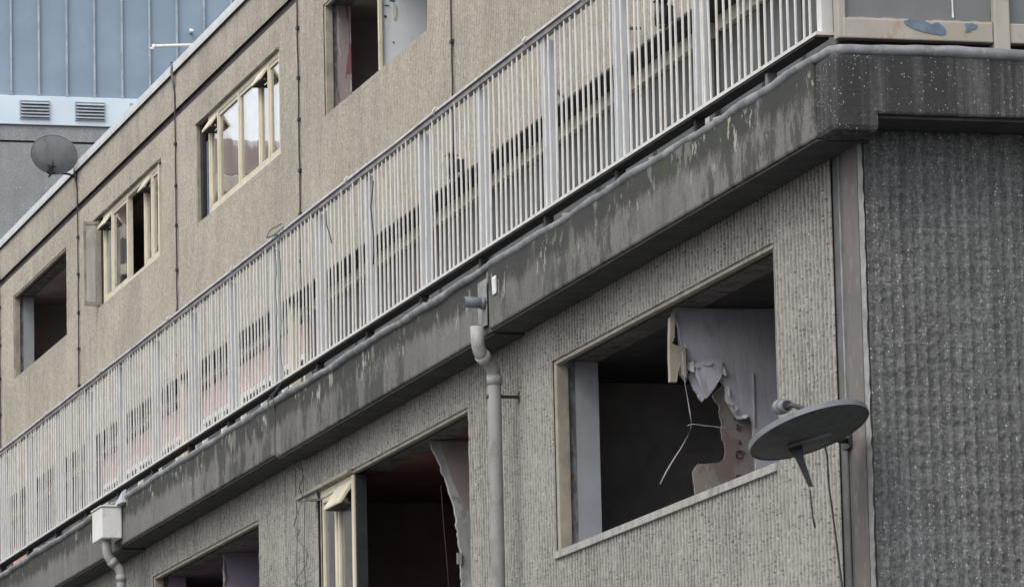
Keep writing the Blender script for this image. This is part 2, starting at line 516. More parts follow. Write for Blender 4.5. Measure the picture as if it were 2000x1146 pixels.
def rib_panel(name, mat, parent, axis, plane, u0, u1, z0, z1, opening=None, per=6, dz=.05, amp=.013, rough=.004, seed=1, fine=0.0, chip=.6):
    """a cast panel with vertical ribs. axis 'x': faces -X at x=plane, u along Y; axis 'y': faces -Y at y=plane, u along X"""
    us = np.arange(u0, u1 + 1e-6, PITCH / per)
    if us[-1] < u1 - 1e-4:
        us = np.append(us, u1)
    zs = np.linspace(z0, z1, max(2, int(round((z1 - z0) / dz)) + 1))
    if opening:
        a, b, c, d = opening
        us = np.unique(np.append(us[(np.abs(us - a) > .003) & (np.abs(us - b) > .003)], [a, b]))
        zs = np.unique(np.append(zs[(np.abs(zs - c) > .012) & (np.abs(zs - d) > .012)], [c, d]))
    U, Z = np.meshgrid(us, zs, indexing='ij')
    ph = U / PITCH
    wob = (vnoise(U, Z, .05, .12, seed + 3) - .5) * .10
    prof = np.clip(.5 + .85 * np.cos(2 * np.pi * (ph + wob)), 0, 1)
    brk = (1.22 - chip) + chip * vnoise(np.floor(ph + .5) * 1.37, Z, 1.0, .045, seed)
    D = amp * prof * np.clip(brk, 0, 1.15) + rough * (vnoise(U, Z, .018, .022, seed + 1) - .5) * 2
    if fine:
        D += fine * np.maximum(0, vnoise(U, Z, .011, .013, seed + 2) - .55) * 2
    # margins stay flat
    e = np.minimum(np.minimum(U - u0, u1 - U), np.minimum(Z - z0, z1 - Z))
    D = D * np.clip(e / .01, 0, 1)
    if opening:
        du = np.minimum(np.abs(U - a), np.abs(U - b))
        D = np.where(((Z > c - .01) & (Z < d + .01)) & (du < .02), D * np.clip(du / .02, 0.15, 1), D)
    nz = len(zs)
    if axis == 'x':
        V = np.stack([plane - D, U, Z], -1).reshape(-1, 3)
    else:
        V = np.stack([U, plane - D, Z], -1).reshape(-1, 3)
    i, j = np.meshgrid(np.arange(len(us) - 1), np.arange(nz - 1), indexing='ij')
    q = np.stack([i * nz + j, i * nz + j + 1, (i + 1) * nz + j + 1, (i + 1) * nz + j], -1)
    if axis == 'y':
        q = q[..., ::-1]
    if opening:
        cu, cz = (us[:-1] + us[1:]) / 2, (zs[:-1] + zs[1:]) / 2
        inside = ((cu > a) & (cu < b))[:, None] & ((cz > c) & (cz < d))[None, :]
        q = q[~inside]
    return np_mesh(name, V, q.reshape(-1, 4), mat, parent)


# ------------------------------------------------------------------ ground
g = MB().add([(-300, -150, 0), (300, -150, 0), (300, 500, 0), (-300, 500, 0)], [(0, 1, 2, 3)]).build('ground', 'asphalt', world=True)
tag(g, kind='structure')
g = MB().box(4.2, 7.1, 12, 90, 0.0, .12).build('pavement', 'paving', world=True)
tag(g, kind='structure')

# ------------------------------------------------------------------ the apartment block
XS, XW, XU, XB = 7.20, 7.42, 10.37, 10.62      # slab edge, lower wall, upper wall, terrace back wall
ZB, ZT = 4.21, 4.58                            # slab edge bottom and top
YE = 72.0
blk = empty('apartment_block', (9, 45, -EYE), 'derelict concrete block with ribbed walls, a railed terrace and smashed-out windows', 'building')

# lower storey: ribbed panels, one per bay, three of them with window openings
LB = [21.54, 27.30, 32.96, 38.55, 44.2, 49.86, 55.5, 61.2, 66.8, YE]
LW = {0: (22.41, 26.29), 1: (28.12, 32.02), 2: (33.82, 37.6)}
HEAD, SILL = 3.960, 2.913
for i in range(len(LB) - 1):
    a, b = LB[i] + .006, LB[i + 1] - .006
    op = (*LW[i], SILL, HEAD) if i in LW else None
    zl = 2.0 if i < 4 else 3.4
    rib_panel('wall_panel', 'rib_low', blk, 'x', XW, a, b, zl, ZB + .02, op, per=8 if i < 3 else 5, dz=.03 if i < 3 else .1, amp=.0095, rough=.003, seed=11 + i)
    box('wall_panel', 'rib_low', blk, XW - .004, XW + .1, a, b, -EYE, zl - .01)
    box('panel_joint', 'black', blk, XW + .02, XW + .1, LB[i + 1] - .02, LB[i + 1] + .02, -EYE, ZB)
box('wall_core', 'soffit', blk, XW + .11, XW + .13, 21.5, YE, -EYE, 2.0)

# end wall: dark ribbed panel facing the camera, its smooth edge facing the street
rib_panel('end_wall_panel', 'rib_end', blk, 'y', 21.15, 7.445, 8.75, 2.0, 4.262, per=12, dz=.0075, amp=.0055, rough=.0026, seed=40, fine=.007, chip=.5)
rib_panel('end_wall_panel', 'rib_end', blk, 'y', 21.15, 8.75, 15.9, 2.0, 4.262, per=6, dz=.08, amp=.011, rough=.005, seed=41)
box('end_wall_panel', 'rib_end', blk, 7.445, 15.9, 21.15, 21.3, -EYE, 1.99)
box('panel_edge', 'pink', blk, XW, XW + .3, 21.165, 21.392, -EYE, 4.262, bevel=.008)
ar = MB()
zz = np.linspace(2.0, 4.262, 60)
wl_ = .013
for k in range(len(zz) - 1):
    w1, w2 = wl_, .013 + random.uniform(-.004, .005)
    ar.hexa([(XW, 21.150, zz[k]), (XW + w1, 21.142, zz[k]), (XW + w1, 21.18, zz[k]), (XW, 21.18, zz[k])],
            [(XW, 21.150, zz[k + 1]), (XW + w2, 21.142, zz[k + 1]), (XW + w2, 21.18, zz[k + 1]), (XW, 21.18, zz[k + 1])])
    wl_ = w2
ar.build('arris', 'arris', blk)
box('panel_joint', 'joint', blk, XW + .010, XW + .3, 21.394, 21.60, -EYE, 4.262)
box('joint_bead', 'arris', blk, XW + .004, XW + .05, 21.448, 21.460, -EYE, 4.25, bevel=.003)

# slab edge beam
FJ = [21.10, 26.81, 32.34, 37.80, 43.4, 49.0, 54.6, 60.2, 65.8, YE]
for i in range(len(FJ) - 1):
    sx, sz = (0, .014, .004, .012, 0, .01, 0, .01, 0)[i], (0, -.012, .006, -.008, 0, -.01, 0, -.01, 0)[i]   # the castings do not quite line up
    o = box('fascia_panel', 'fascia', blk, XS + sx, XW + .05, FJ[i] + .009, FJ[i + 1] - .009, ZB + sz, ZT, bevel=.012)
    box('fascia_soffit', 'soffit', blk, XS + .014 + sx, XW + .04, FJ[i] + .012, FJ[i + 1] - .012, ZB + sz - .012, ZB + sz - .003)  # dark sheet under the beam, carrying its shade as colour
    box('fascia_joint', 'black', blk, XS + .03, XW, FJ[i + 1] - .02, FJ[i + 1] + .02, ZB + .01, ZT - .01)
box('fascia_corner', 'band_end', blk, XS, XW, 20.842, 21.093, 4.195, 4.555, bevel=.03)
box('end_band', 'band_end', blk, XW - .05, 15.9, 20.846, 21.10, 4.277, 4.550, bevel=.012)
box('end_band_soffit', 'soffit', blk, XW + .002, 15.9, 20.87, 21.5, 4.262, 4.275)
box('deck', 'deck', blk, XW + .06, 15.5, 21.2, YE, 4.30, 4.52)


def lumpy(path, r, step=.05):
    out, rad = [], []
    for (p, q) in zip(path, path[1:]):
        p, q = Vector(p), Vector(q)
        n = max(1, int((q - p).length / step))
        for i in range(n):
            out.append(p.lerp(q, i / n))
    out.append(Vector(path[-1]))
    ph = random.random() * 9
    for k, p in enumerate(out):
        s = (p.x + p.y)
        rad.append(r * (1 + .09 * math.sin(s * 3.1 + ph) + .07 * math.sin(s * 9.7) + random.uniform(-.05, .05)))
        p.z += .004 * math.sin(s * 2.3 + ph) + .0035 * math.sin(s * 7.1) + random.uniform(-.002, .002)
    return out, rad


p, rd = lumpy([(7.214, 33.0, 4.566), (7.214, 21.05, 4.566), (7.216, 20.91, 4.566), (7.25, 20.865, 4.566), (7.4, 20.858, 4.564), (15.8, 20.858, 4.564)], .025)
for k, q in enumerate(p):
    if q.y < 21.0:
        rd[k] *= 1.12
MB().tube(p, rd, 10).build('coping', 'coping', blk)
p, rd = lumpy([(7.214, YE, 4.566), (7.214, 33.02, 4.566)], .026, .12)
MB().tube(p, rd, 8).build('coping', 'coping', blk)
mb = MB()
for i in range(70):
    y = 21.2 + random.random() * 22
    s = random.uniform(.012, .035)
    mb.box(7.25, 7.25 + s, y, y + s * 2.2, 4.60, 4.60 + s * .7, jit=.006)
tag(mb.build('rubble', 'sill', blk), kind='stuff')


# ------------------------------------------------------------------ rooms and reveals behind the lower windows
def reveal(y0, y1, z0, z1, xo, jamb_mat, head_mat, th=.25, sill_mat='sill', cream=True, rub=True):
    """y0 near side, y1 far side; xo outer wall plane"""
    xi = xo + th
    if cream:
        w = MB()
        w.box(xo + .006, xo + .075, y1 - .045, y1 + .01, z0 - .02, z1)           # far jamb timber
        w.box(xo + .004, xo + .040, y0, y1 - .046, z1 - .022, z1 + .01)          # head timber
        w.build('window_subframe', 'cream_dirty', blk, bevel=.004)
        box('head_groove', 'soffit', blk, xo + .041, xo + .10, y0, y1 - .046, z1 - .004, z1 + .02)
    box('reveal_mortar', 'mortar', blk, xo + .076, xo + .118, y1 - .012, y1 + .05, z0 - .02, z1, jit=.002)
    box('reveal_plaster', jamb_mat, blk, xo + .119, xi, y1 - .02, y1 + .09, z0 - .05, z1 + .01)
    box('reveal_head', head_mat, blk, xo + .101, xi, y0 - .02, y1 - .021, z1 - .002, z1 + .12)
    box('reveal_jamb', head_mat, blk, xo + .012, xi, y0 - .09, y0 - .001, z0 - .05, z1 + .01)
    if rub:
        sl = MB()
        n = 46
        for k in range(n):
            a, b = y0 + (y1 - y0) * k / n, y0 + (y1 - y0) * (k + 1) / n
            
            h = random.uniform(-.012, .018)
            sl.box(xo + .061, xi, a, b + .02, z0 - .05, z0 + h, jit=.004)
        sl.box(xo - .022, xo + .062, y0, y1, z0 - .036, z0 + .003)
        sl.build('sill', sill_mat, blk)
    else:
        box('sill', sill_mat, blk, xo - .006, xi, y0, y1, z0 - .05, z0 - .006)


def room(y0, y1, x0, x1, z0, z1, wall, ceil='room'):
    t = .06
    box('room_ceiling', ceil, blk, x0, x1, y0, y1, z1, z1 + t)
    box('room_floor', wall, blk, x0, x1, y0, y1, z0 - t, z0)
    box('room_wall', wall, blk, x1, x1 + t, y0, y1, z0, z1)
    box('room_wall', wall, blk, x0, x1, y1, y1 + t, z0, z1)
    box('room_wall', wall, blk, x0, x1, y0 - t, y0, z0, z1)


XI = XW + .25
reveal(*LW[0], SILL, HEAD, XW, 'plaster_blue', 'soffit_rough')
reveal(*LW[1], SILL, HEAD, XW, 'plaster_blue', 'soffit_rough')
reveal(*LW[2], SILL, HEAD, XW, 'mauve_pale', 'soffit_rough')
room(21.75, 27.1, XI, 12.0, 1.75, HEAD + .005, 'room', 'soffit')
M['room_maroon'] = m_plain('dark_maroon_room', (.25, .165, .165), .9, .2, 2)
room(27.4, 32.8, XI, 12.0, 1.75, HEAD + .005, 'room_maroon', 'room_red')
room(33.1, 38.3, XI, 12.0, 1.75, HEAD + .005, 'room_purple', 'room_purple')

# torn partition in the first window: mauve front leaf, brown back leaf, timber stud with ragged end
k = 24.35 / 24.15
pur = [(7.45, 3.895), (7.48, 3.821), (7.492, 3.691), (7.497, 3.566), (7.513, 3.548), (7.525, 3.608), (7.558, 3.624), (7.527, 3.574), (7.557, 3.504), (7.596, 3.45), (7.63, 3.484), (7.675, 3.532), (7.691, 3.621), (7.70, 3.55), (7.718, 3.532), (7.721, 3.465), (7.752, 3.408), (7.773, 3.376), (7.781, 3.361), (7.849, 3.37), (7.861, 3.325), (7.868, 3.2), (7.875, 2.88), (8.9, 2.88), (8.9, 3.925), (7.46, 3.925)]
prt = MB().prism(rect_poly([(x * k, z * k) for x, z in pur], 9, .009), 24.345, 24.358).build('partition', 'purple', blk)
tag(prt, 'mauve plasterboard partition smashed through, seen inside the window')
bro = [(7.667, 3.489), (7.698, 3.44), (7.697, 3.398), (7.712, 3.341), (7.705, 3.304), (7.725, 3.226), (7.714, 3.158), (7.69, 3.145), (7.581, 3.138), (7.55, 3.094), (7.559, 3.021), (7.565, 2.88), (8.85, 2.88), (8.85, 3.60), (7.745, 3.558)]
MB().prism(rect_poly([(x * k, z * k) for x, z in bro]), 24.40, 24.413).build('back_board', 'brown', prt)
stu = [(7.413, 3.864), (7.441, 3.891), (7.434, 3.765), (7.42, 3.734), (7.439, 3.724), (7.487, 3.724), (7.489, 3.688), (7.488, 3.557), (7.467, 3.575), (7.46, 3.63), (7.445, 3.57), (7.439, 3.538), (7.406, 3.54), (7.406, 3.713)]
MB().prism(rect_poly([(x * k + .01, z * k) for x, z in stu], 3, .003), 24.30, 24.34).build('stud', 'cream_dirty', prt)
def fringe(poly, e):
    cx, cz = sum(x for x, _ in poly) / len(poly), sum(z for _, z in poly) / len(poly)
    out = []
    for (x0, z0), (x1, z1), (x2, z2) in zip(poly[-1:] + poly[:-1], poly, poly[1:] + poly[:1]):
        nx, nz = (z2 - z0), -(x2 - x0)
        L = math.hypot(nx, nz) or 1
        g = random.uniform(.1, 1.0) * e
        out.append((x1 - nx / L * g, z1 - nz / L * g))
    return out


MB().prism(fringe(rect_poly([(x * k, min(z * k, 3.955)) for x, z in pur], 5, .004), -.007), 24.3585, 24.363).build('torn_paper_edge', 'strip', prt)
# a peeled flap of wall lining hanging in front of the partition, curled
fl = MB()
fp = [(7.56, 3.63), (7.60, 3.655), (7.66, 3.66), (7.70, 3.655), (7.69, 3.57), (7.665, 3.53), (7.63, 3.485), (7.60, 3.455), (7.575, 3.52), (7.55, 3.58)]
vs = [(x * k, 24.325 - .10 * max(0, 3.64 - z) * (1 + .5 * math.sin(x * 40)), z * k) for x, z in fp]
fl.add(vs + [(x, y - .004, z) for x, y, z in vs], [tuple(range(10)), tuple(reversed(range(10, 20)))] + [((i + 1) % 10, i, 10 + i, 10 + (i + 1) % 10) for i in range(10)])
fl.build('torn_flap', 'purple', prt)
box('cover_strip', 'purple', prt, 7.862 * k, 7.869 * k, 24.335, 24.344, 3.35, 3.62)
cr = MB()
for (x, z, sx, sz, ang) in ((7.525, 3.62, .03, .05, .4), (7.56, 3.63, .045, .03, -.5), (7.72, 3.50, .02, .05, .2), (7.755, 3.41, .03, .03, -.3), (7.70, 3.60, .02, .06, .5), (7.80, 3.37, .04, .02, .3), (7.62, 3.64, .05, .025, .2), (7.50, 3.70, .018, .06, .1)):
    pt = []
    for u, v in ((-1, .9), (0, 1.1), (1, .7), (1.1, -.2), (.3, -1.1), (-.5, -.7), (-1.1, -.1)):
        u, v = u * (1 + random.uniform(-.2, .2)), v * (1 + random.uniform(-.2, .2))
        pt.append(((x + (u * sx * math.cos(ang) - v * sz * math.sin(ang)) * .55) * k, 24.335 - .02 * max(0, -v) - .012 * abs(u), (z + (u * sx * math.sin(ang) + v * sz * math.cos(ang)) * .55) * k))
    m7 = len(pt)
    cr.add(pt + [(q[0], q[1] - .002, q[2]) for q in pt], [tuple(range(m7)), tuple(reversed(range(m7, 2 * m7)))] + [((i + 1) % m7, i, m7 + i, m7 + (i + 1) % m7) for i in range(m7)])
cr.build('torn_scraps', 'scrap', prt)
# broken block edges down the exposed face
mb = MB()
for i in range(16):
    z = 2.95 + random.random() * .5
    x = 7.85 + random.uniform(-.012, .012)
    mb.box(x, x + random.uniform(.008, .03), 24.39, 24.40, z, z + random.uniform(.006, .022), jit=.005)
mb.build('broken_edge', 'soffit_rough', prt)

st = MB()
tw = lambda pts: [(x * k, 24.24, z * k) for x, z in pts]
st.tube(tw([(7.462, 3.68), (7.466, 3.65), (7.471, 3.533), (7.489, 3.416), (7.494, 3.38), (7.502, 3.318)]), [.003, .003, .002, .003, .0045, .002], 5)
st.tube(tw([(7.502, 3.312), (7.482, 3.26), (7.44, 3.19), (7.403, 3.138), (7.36, 3.07), (7.328, 3.012)]), [.002, .0015, .003, .004, .0045, .003], 5)
st.tube(tw([(7.478, 3.308), (7.502, 3.316), (7.535, 3.315), (7.569, 3.309), (7.61, 3.307), (7.66, 3.30), (7.717, 3.295)]), [.0015, .003, .002, .0035, .002, .0035, .0015], 5)
tag(st.build('torn_strip', 'strip'), 'thin pale torn strips dangling in the dark of the large window', 'strip')

# second window: curved torn plaster left on the near side, and its dark red head
y = 29.55
k2 = 1.0
cur = [(7.56, 3.93), (7.60, 3.84), (7.63, 3.75), (7.665, 3.66), (7.69, 3.58), (7.705, 3.50), (7.712, 3.42), (7.72, 3.34), (7.735, 3.27), (7.73, 3.19), (7.74, 3.10), (7.735, 3.02), (7.745, 2.88), (8.5, 2.88), (8.5, 3.95), (7.56, 3.95)]
pr2 = MB().prism(rect_poly(cur), y, y + .03).build('partition', 'grey_plaster', blk)
tag(pr2, 'curved remnant of torn grey plaster partition inside the window')
inn = [(7.60, 3.95), (7.65, 3.80), (7.70, 3.68), (7.74, 3.58), (7.79, 3.50), (8.4, 3.42), (8.4, 3.95)]
MB().prism(rect_poly(inn, 4, .004), y - .02, y - .003).build('lining', 'room_brown', pr2)
box('board_patch', 'brown', pr2, 7.705, 7.735, y - .018, y - .003, 3.20, 3.27)
tag(MB().tube([(7.655, 29.7, 3.70), (7.665, 29.7, 3.5), (7.685, 29.7, 3.2), (7.70, 29.7, 2.9)], .0022, 5).build('string', 'maroon'), 'thin reddish string hanging inside the half-glazed window opening', 'string')
# third window: mauve partition with a pale ragged edge
pr3 = MB().prism(rect_poly([(7.60, 3.955), (7.605, 3.85), (7.60, 3.78), (7.598, 3.70), (7.585, 3.55), (7.585, 2.88), (8.5, 2.88), (8.5, 3.955)]), 35.85, 35.88).build('partition', 'mauve_pale', blk)
tag(pr3, 'mauve partition with a pale broken edge inside the window')
MB().tube([(7.604, 35.85, 3.90), (7.602, 35.85, 3.82), (7.609, 35.85, 3.77), (7.60, 35.85, 3.72)], [.004, .012, .018, .008], 6, jit=.3).build('broken_edge', 'sill', pr3)


# ------------------------------------------------------------------ window frames
def hood(parent, xo, ya, yb, zt, mat='cream'):
    """box ventilator above a narrow light: sloping front, open dark underside"""
    h = MB()
    s = [(xo + .012, zt), (xo - .004, zt - .03), (xo - .085, zt - .155), (xo - .085, zt - .172), (xo - .07, zt - .172), (xo + .012, zt - .05)]
    h.prism(s, ya, yb)
    o = h.build('ventilator', mat, parent, bevel=.004)
    box('ventilator_grille', 'black', parent, xo - .068, xo + .01, ya + .012, yb - .012, zt - .178, zt - .165)
    return o


def window(Ys, z0, z1, xo, lights, hoods, mat='cream', glass='glass', open_far=True, sash=None):
    """Ys: mullion centres from the far end to the near end. lights: indices that carry a pane"""
    f = MB()
    x0, x1 = xo + .012, xo + .072
    yf, yn = Ys[0], Ys[-1]
    f.box(x0, x1, yn, yf, z0, z0 + .05)
    f.box(x0, x1, yn, yf, z1 - .075, z1 - .022)
    for i, y in enumerate(Ys):
        w = .045 if 0 < i < len(Ys) - 1 else .05
        f.box(x0 - .006, x1, y - w / 2, y + w / 2, z0 + .004, z1 - .026)
    w_o = f.build('window', mat, blk, bevel=.006)
    for i in lights:
        a, b = Ys[i + 1] + .024, Ys[i] - .024
        s = MB()
        q = .032
        c, d = z0 + .052, z1 - .077
        s.box(x0 + .006, x1 - .008, a, b, c, c + q)
        s.box(x0 + .006, x1 - .008, a, b, d - q, d)
        s.box(x0 + .006, x1 - .008, a, a + q, c + q, d - q)
        s.box(x0 + .006, x1 - .008, b - q, b, c + q, d - q)
        s.build('sash', mat, w_o, bevel=.004)
        pn = MB()                                   # double glazing: two sheets
        for xg in (.034, .050):
            pn.box(xo + xg, xo + xg + .004, a + q - .004, b - q + .004, c + q - .004, d - q + .004)
        pn.build('pane', glass, w_o)
    for i in hoods:
        hood(w_o, xo + .012, Ys[i + 1] + .02, Ys[i] - .02, z1 - .03, mat)
    # drip rail over the head
    box('head_rail', 'cream_dirty', w_o, xo - .03, xo + .01, yn - .02, yf + .55, z1 - .018, z1 + .006, bevel=.003)
    return w_o


ZS, ZH = 8.885, 9.92
UW = [(57.53, 61.24), (51.83, 55.62), (46.07, 50.0), (40.37, 44.2), (34.75, 38.5)]
w2 = window([55.21, 54.74, 53.83, 52.84, 52.45, 52.06], ZS, ZH, XU, [0, 1, 3, 4], [0, 3])
# open sash in the middle of that window: tilted inwards pane
s = MB()
a, b, c, d = 52.87, 53.80, ZS + .06, ZH - .085
for zz0, zz1 in ((c, c + .035), (d - .035, d)):
    s.hexa([(XU + .02, a, zz0), (XU + .055, a, zz0), (XU + .24, b, zz0), (XU + .205, b, zz0)], [(XU + .02, a, zz1), (XU + .055, a, zz1), (XU + .24, b, zz1), (XU + .205, b, zz1)])
for t0, t1 in ((0, .04), (.96, 1)):
    f = lambda t, o: (XU + .02 + o + .185 * t, a + (b - a) * t)
    s.hexa([(*f(t0, 0), c + .036), (*f(t0, .035), c + .036), (*f(t1, .035), c + .036), (*f(t1, 0), c + .036)], [(*f(t0, 0), d - .036), (*f(t0, .035), d - .036), (*f(t1, .035), d - .036), (*f(t1, 0), d - .036)])
s.build('open_sash', 'cream', w2)
MB().hexa([(XU + .045, a + .05, c + .03), (XU + .05, a + .05, c + .03), (XU + .222, b - .05, c + .03), (XU + .217, b - .05, c + .03)], [(XU + .045, a + .05, d - .03), (XU + .05, a + .05, d - .03), (XU + .222, b - .05, d - .03), (XU + .217, b - .05, d - .03)]).build('pane', 'glass', w2)


def side_sash(parent, y, xo, L, z0, z1, mat, glass='glass_dirty'):
    """casement swung right out from the wall, seen face on"""
    s = MB()
    for q in ((xo - L, xo - L + .032), (xo - .05, xo - .0)):
        s.box(*q, y - .02, y + .02, z0, z1)
    s.box(xo - L + .033, xo - .051, y - .02, y + .02, z0, z0 + .045)
    s.box(xo - L + .033, xo - .051, y - .02, y + .02, z1 - .04, z1)
    s.build('open_sash', mat, parent, bevel=.004)
    box('pane', glass, parent, xo - L + .03, xo - .048, y - .003, y + .003, z0 + .04, z1 - .036)


side_sash(w2, 55.50, XU + .03, .205, ZS + .02, ZH - .055, 'cream_dirty')
box('jamb', 'cream_dirty', w2, XU + .0, XU + .06, 55.52, 55.60, ZS, ZH - .03)
w3 = window([49.40, 48.98, 47.99, 47.05, 46.62, 46.12], ZS, ZH, XU, [0, 1, 2, 3, 4], [0, 3])
box('jamb', 'cream_dirty', w3, XU - .01, XU + .03, 49.93, 50.0, ZS - .03, ZH - .02, bevel=.004)
box('open_sash', 'black', w3, XU + .031, XU + .075, 49.86, 49.92, ZS - .02, ZH - .03, bevel=.004)
box('sash_edge', 'peel', w3, XU + .076, XU + .09, 49.80, 49.86, ZS, ZH - .2)
wm = window([32.0, 31.56, 31.08], SILL, HEAD, XW, [0, 1], [1], 'cream', 'glass_dirty')
box('loose_hinge', 'rail_dark', wm, XW - .10, XW + .03, 31.97, 32.03, 3.875, 3.887)
box('broken_mullion', 'dish_black', wm, XW + .02, XW + .09, 31.03, 31.055, SILL, HEAD - .03)

# ------------------------------------------------------------------ upper storey
UJ = [21.2, 28.2, 33.85, 39.50, 45.18, 50.97, 56.67, 62.14, 67.8, YE]
for i in range(len(UJ) - 1):
    a, b = UJ[i] + .006, UJ[i + 1] - .006
    op = None
    for q in UW:
        if a < q[0] < b:
            op = (*q, ZS, ZH)
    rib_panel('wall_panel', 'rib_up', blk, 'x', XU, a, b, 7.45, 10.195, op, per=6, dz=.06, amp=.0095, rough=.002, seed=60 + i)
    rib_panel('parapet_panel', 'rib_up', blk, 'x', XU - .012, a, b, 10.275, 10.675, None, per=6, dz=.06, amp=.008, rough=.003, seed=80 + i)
    box('panel_joint', 'black', blk, XU + .015, XU + .1, UJ[i + 1] - .014, UJ[i + 1] + .014, 7.47, 10.67)
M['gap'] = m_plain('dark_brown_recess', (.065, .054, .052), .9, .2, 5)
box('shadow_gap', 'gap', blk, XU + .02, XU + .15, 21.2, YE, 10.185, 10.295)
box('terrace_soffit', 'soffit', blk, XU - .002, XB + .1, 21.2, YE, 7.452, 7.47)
box('wall_core', 'soffit', blk, XU + .16, XU + .2, 21.2, YE, 10.0, 10.66)
box('roof', 'roof_felt', blk, XU + .06, 16.0, 21.2, YE, 10.60, 10.70)
mb = MB()
for i in range(30):
    ya, yb = 21.2 + i * 1.72, 21.2 + (i + 1) * 1.72 - .008
    mb.box(XU - .05, XU + .10, ya, min(yb, YE), 10.682, 10.752)
    mb.box(XU - .05, XU - .043, ya, min(yb, YE), 10.655, 10.682)
mb.build('roof_trim', 'roof_trim', blk, bevel=.004)
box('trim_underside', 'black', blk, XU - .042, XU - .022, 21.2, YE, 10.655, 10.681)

XUI = XU + .25
jam = ['plaster_blue', None, None, 'red_peel', 'plaster_blue']
for i, (q, jm) in enumerate(zip(UW, jam)):
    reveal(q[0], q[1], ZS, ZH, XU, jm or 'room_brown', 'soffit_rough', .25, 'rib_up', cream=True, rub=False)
    room(q[0] - .7, q[1] + .65, XUI, 14.4, 8.0, ZH + .01, 'room_brown', 'room_brown')
pw = MB().prism([(10.455, 8.05), (12.0, 8.05), (12.0, 9.93), (10.455, 9.93)], 42.38, 42.42).build('partition', 'plaster_white', blk)
tag(pw, 'stained white board partition inside the upper window')
box('edge_post', 'cream', pw, 10.432, 10.462, 42.34, 42.379, 8.86, 9.93)
mk = MB()
for (x, z, sx, sz) in ((10.555, 9.60, .022, .012), (10.585, 9.615, .014, .016), (10.565, 9.575, .03, .008), (10.60, 9.66, .018, .01), (10.50, 9.43, .016, .014), (10.515, 9.53, .03, .006), (10.57, 9.20, .008, .008), (10.62, 9.70, .02, .012), (10.53, 9.72, .012, .02)):
    mk.prism([(x - sx, z), (x, z + sz), (x + sx, z + sz * .2), (x + sx * .2, z - sz)], 42.374, 42.379)
mk.build('scorch_mark', 'dim_glass', pw)
MB().prism([(10.572, 9.56), (10.60, 9.53), (10.606, 9.46), (10.59, 9.40), (10.574, 9.41)], 42.372, 42.379).build('torn_paper', 'cream', pw)

# ------------------------------------------------------------------ terrace back wall (seen through the railing)
box('terrace_wall', 'dim_glass', blk, XB + .05, XB + .2, 21.2, YE, 4.52, 7.45)


def bay(y0, y1, kind):
    """one glazed bay of the terrace front: transom, mullions, panels"""
    if kind == 'grey':
        fr = MB()
        fr.box(XB - .03, XB + .05, y0, y1, 7.345, 7.450)
        w = fr.build('terrace_window', 'cream', blk, bevel=.004)
        for k in range(1, 4):
            ym = y0 + (y1 - y0) * k / 4
            box('mullion', 'dim_panel', w, XB - .005, XB + .05, ym - .03, ym + .03, 4.53, 7.344)
        for k in range(4):
            a, b = y0 + (y1 - y0) * k / 4 + .04, y0 + (y1 - y0) * (k + 1) / 4 - .04
            box('pane', random.choice(['dim_glass', 'dim_glass', 'dim_panel']), w, XB + .02, XB + .045, a, b, 5.6, 7.34)
            box('lower_panel', 'dim_panel', w, XB + .015, XB + .045, a, b, 4.53, 5.55)
    else:
        fr = MB()
        fr.box(XB - .03, XB + .05, y0, y1, 7.375, 7.465)
        w = fr.build('terrace_window', 'yellow', blk, bevel=.004)
        box('pink_panel', 'pinkpanel', w, XB - .01, XB + .045, y0, y1, 7.02, 7.30)
        lo = MB()
        lo.box(XB - .02, XB + .05, y0, y1, 6.95, 7.01)
        n = 5
        for k in range(n + 1):
            ym = y0 + (y1 - y0 - .06) * k / n
            lo.box(XB - .02, XB + .05, ym, ym + .06, 4.53, 6.949)
        lo.build('mullion', 'pvc_white', w, bevel=.004)
        for k in range(n):
            a, b = y0 + (y1 - y0 - .06) * k / n + .062, y0 + (y1 - y0 - .06) * (k + 1) / n - .002
            box('pane', 'dim_glass', w, XB + .03, XB + .045, a, b, 5.6, 6.945)
            box('lower_panel', random.choice(['pinkpanel', 'ochre', 'pinkpanel', 'grey_panel']), w, XB, XB + .045, a, b, 4.53, 5.6)


bay(33.30, 39.35, 'grey')
bay(39.60, 45.8, 'grey')
bay(46.2, 51.0, 'pink')
bay(51.3, 56.6, 'pink')
bay(56.9, 62.0, 'grey')
bay(62.3, 67.5, 'grey')
bay(29.6, 33.1, 'grey')
mb = MB()
for i in range(19):
    mb.box(XB - .03, XB + .045, 21.6, 29.5, 4.54 + i * .153, 4.54 + i * .153 + .146)
mb.build('weatherboard', 'maroon', blk, bevel=.006)
box('door_post', 'pvc_white', blk, 10.44, 10.53, 33.12, 33.19, 4.53, 7.36, bevel=.006)
box('door_post', 'cream', blk, 10.42, 10.52, 46.0, 46.08, 4.53, 7.45, bevel=.006)
box('door_post', 'cream', blk, 10.42, 10.52, 51.12, 51.2, 4.53, 7.45, bevel=.006)
for ya in (39.42, 56.7):
    box('party_fin', 'pinkpanel' if ya > 50 else 'grey_panel', blk, 9.6, XB, ya, ya + .12, 4.53, 6.3, bevel=.006)

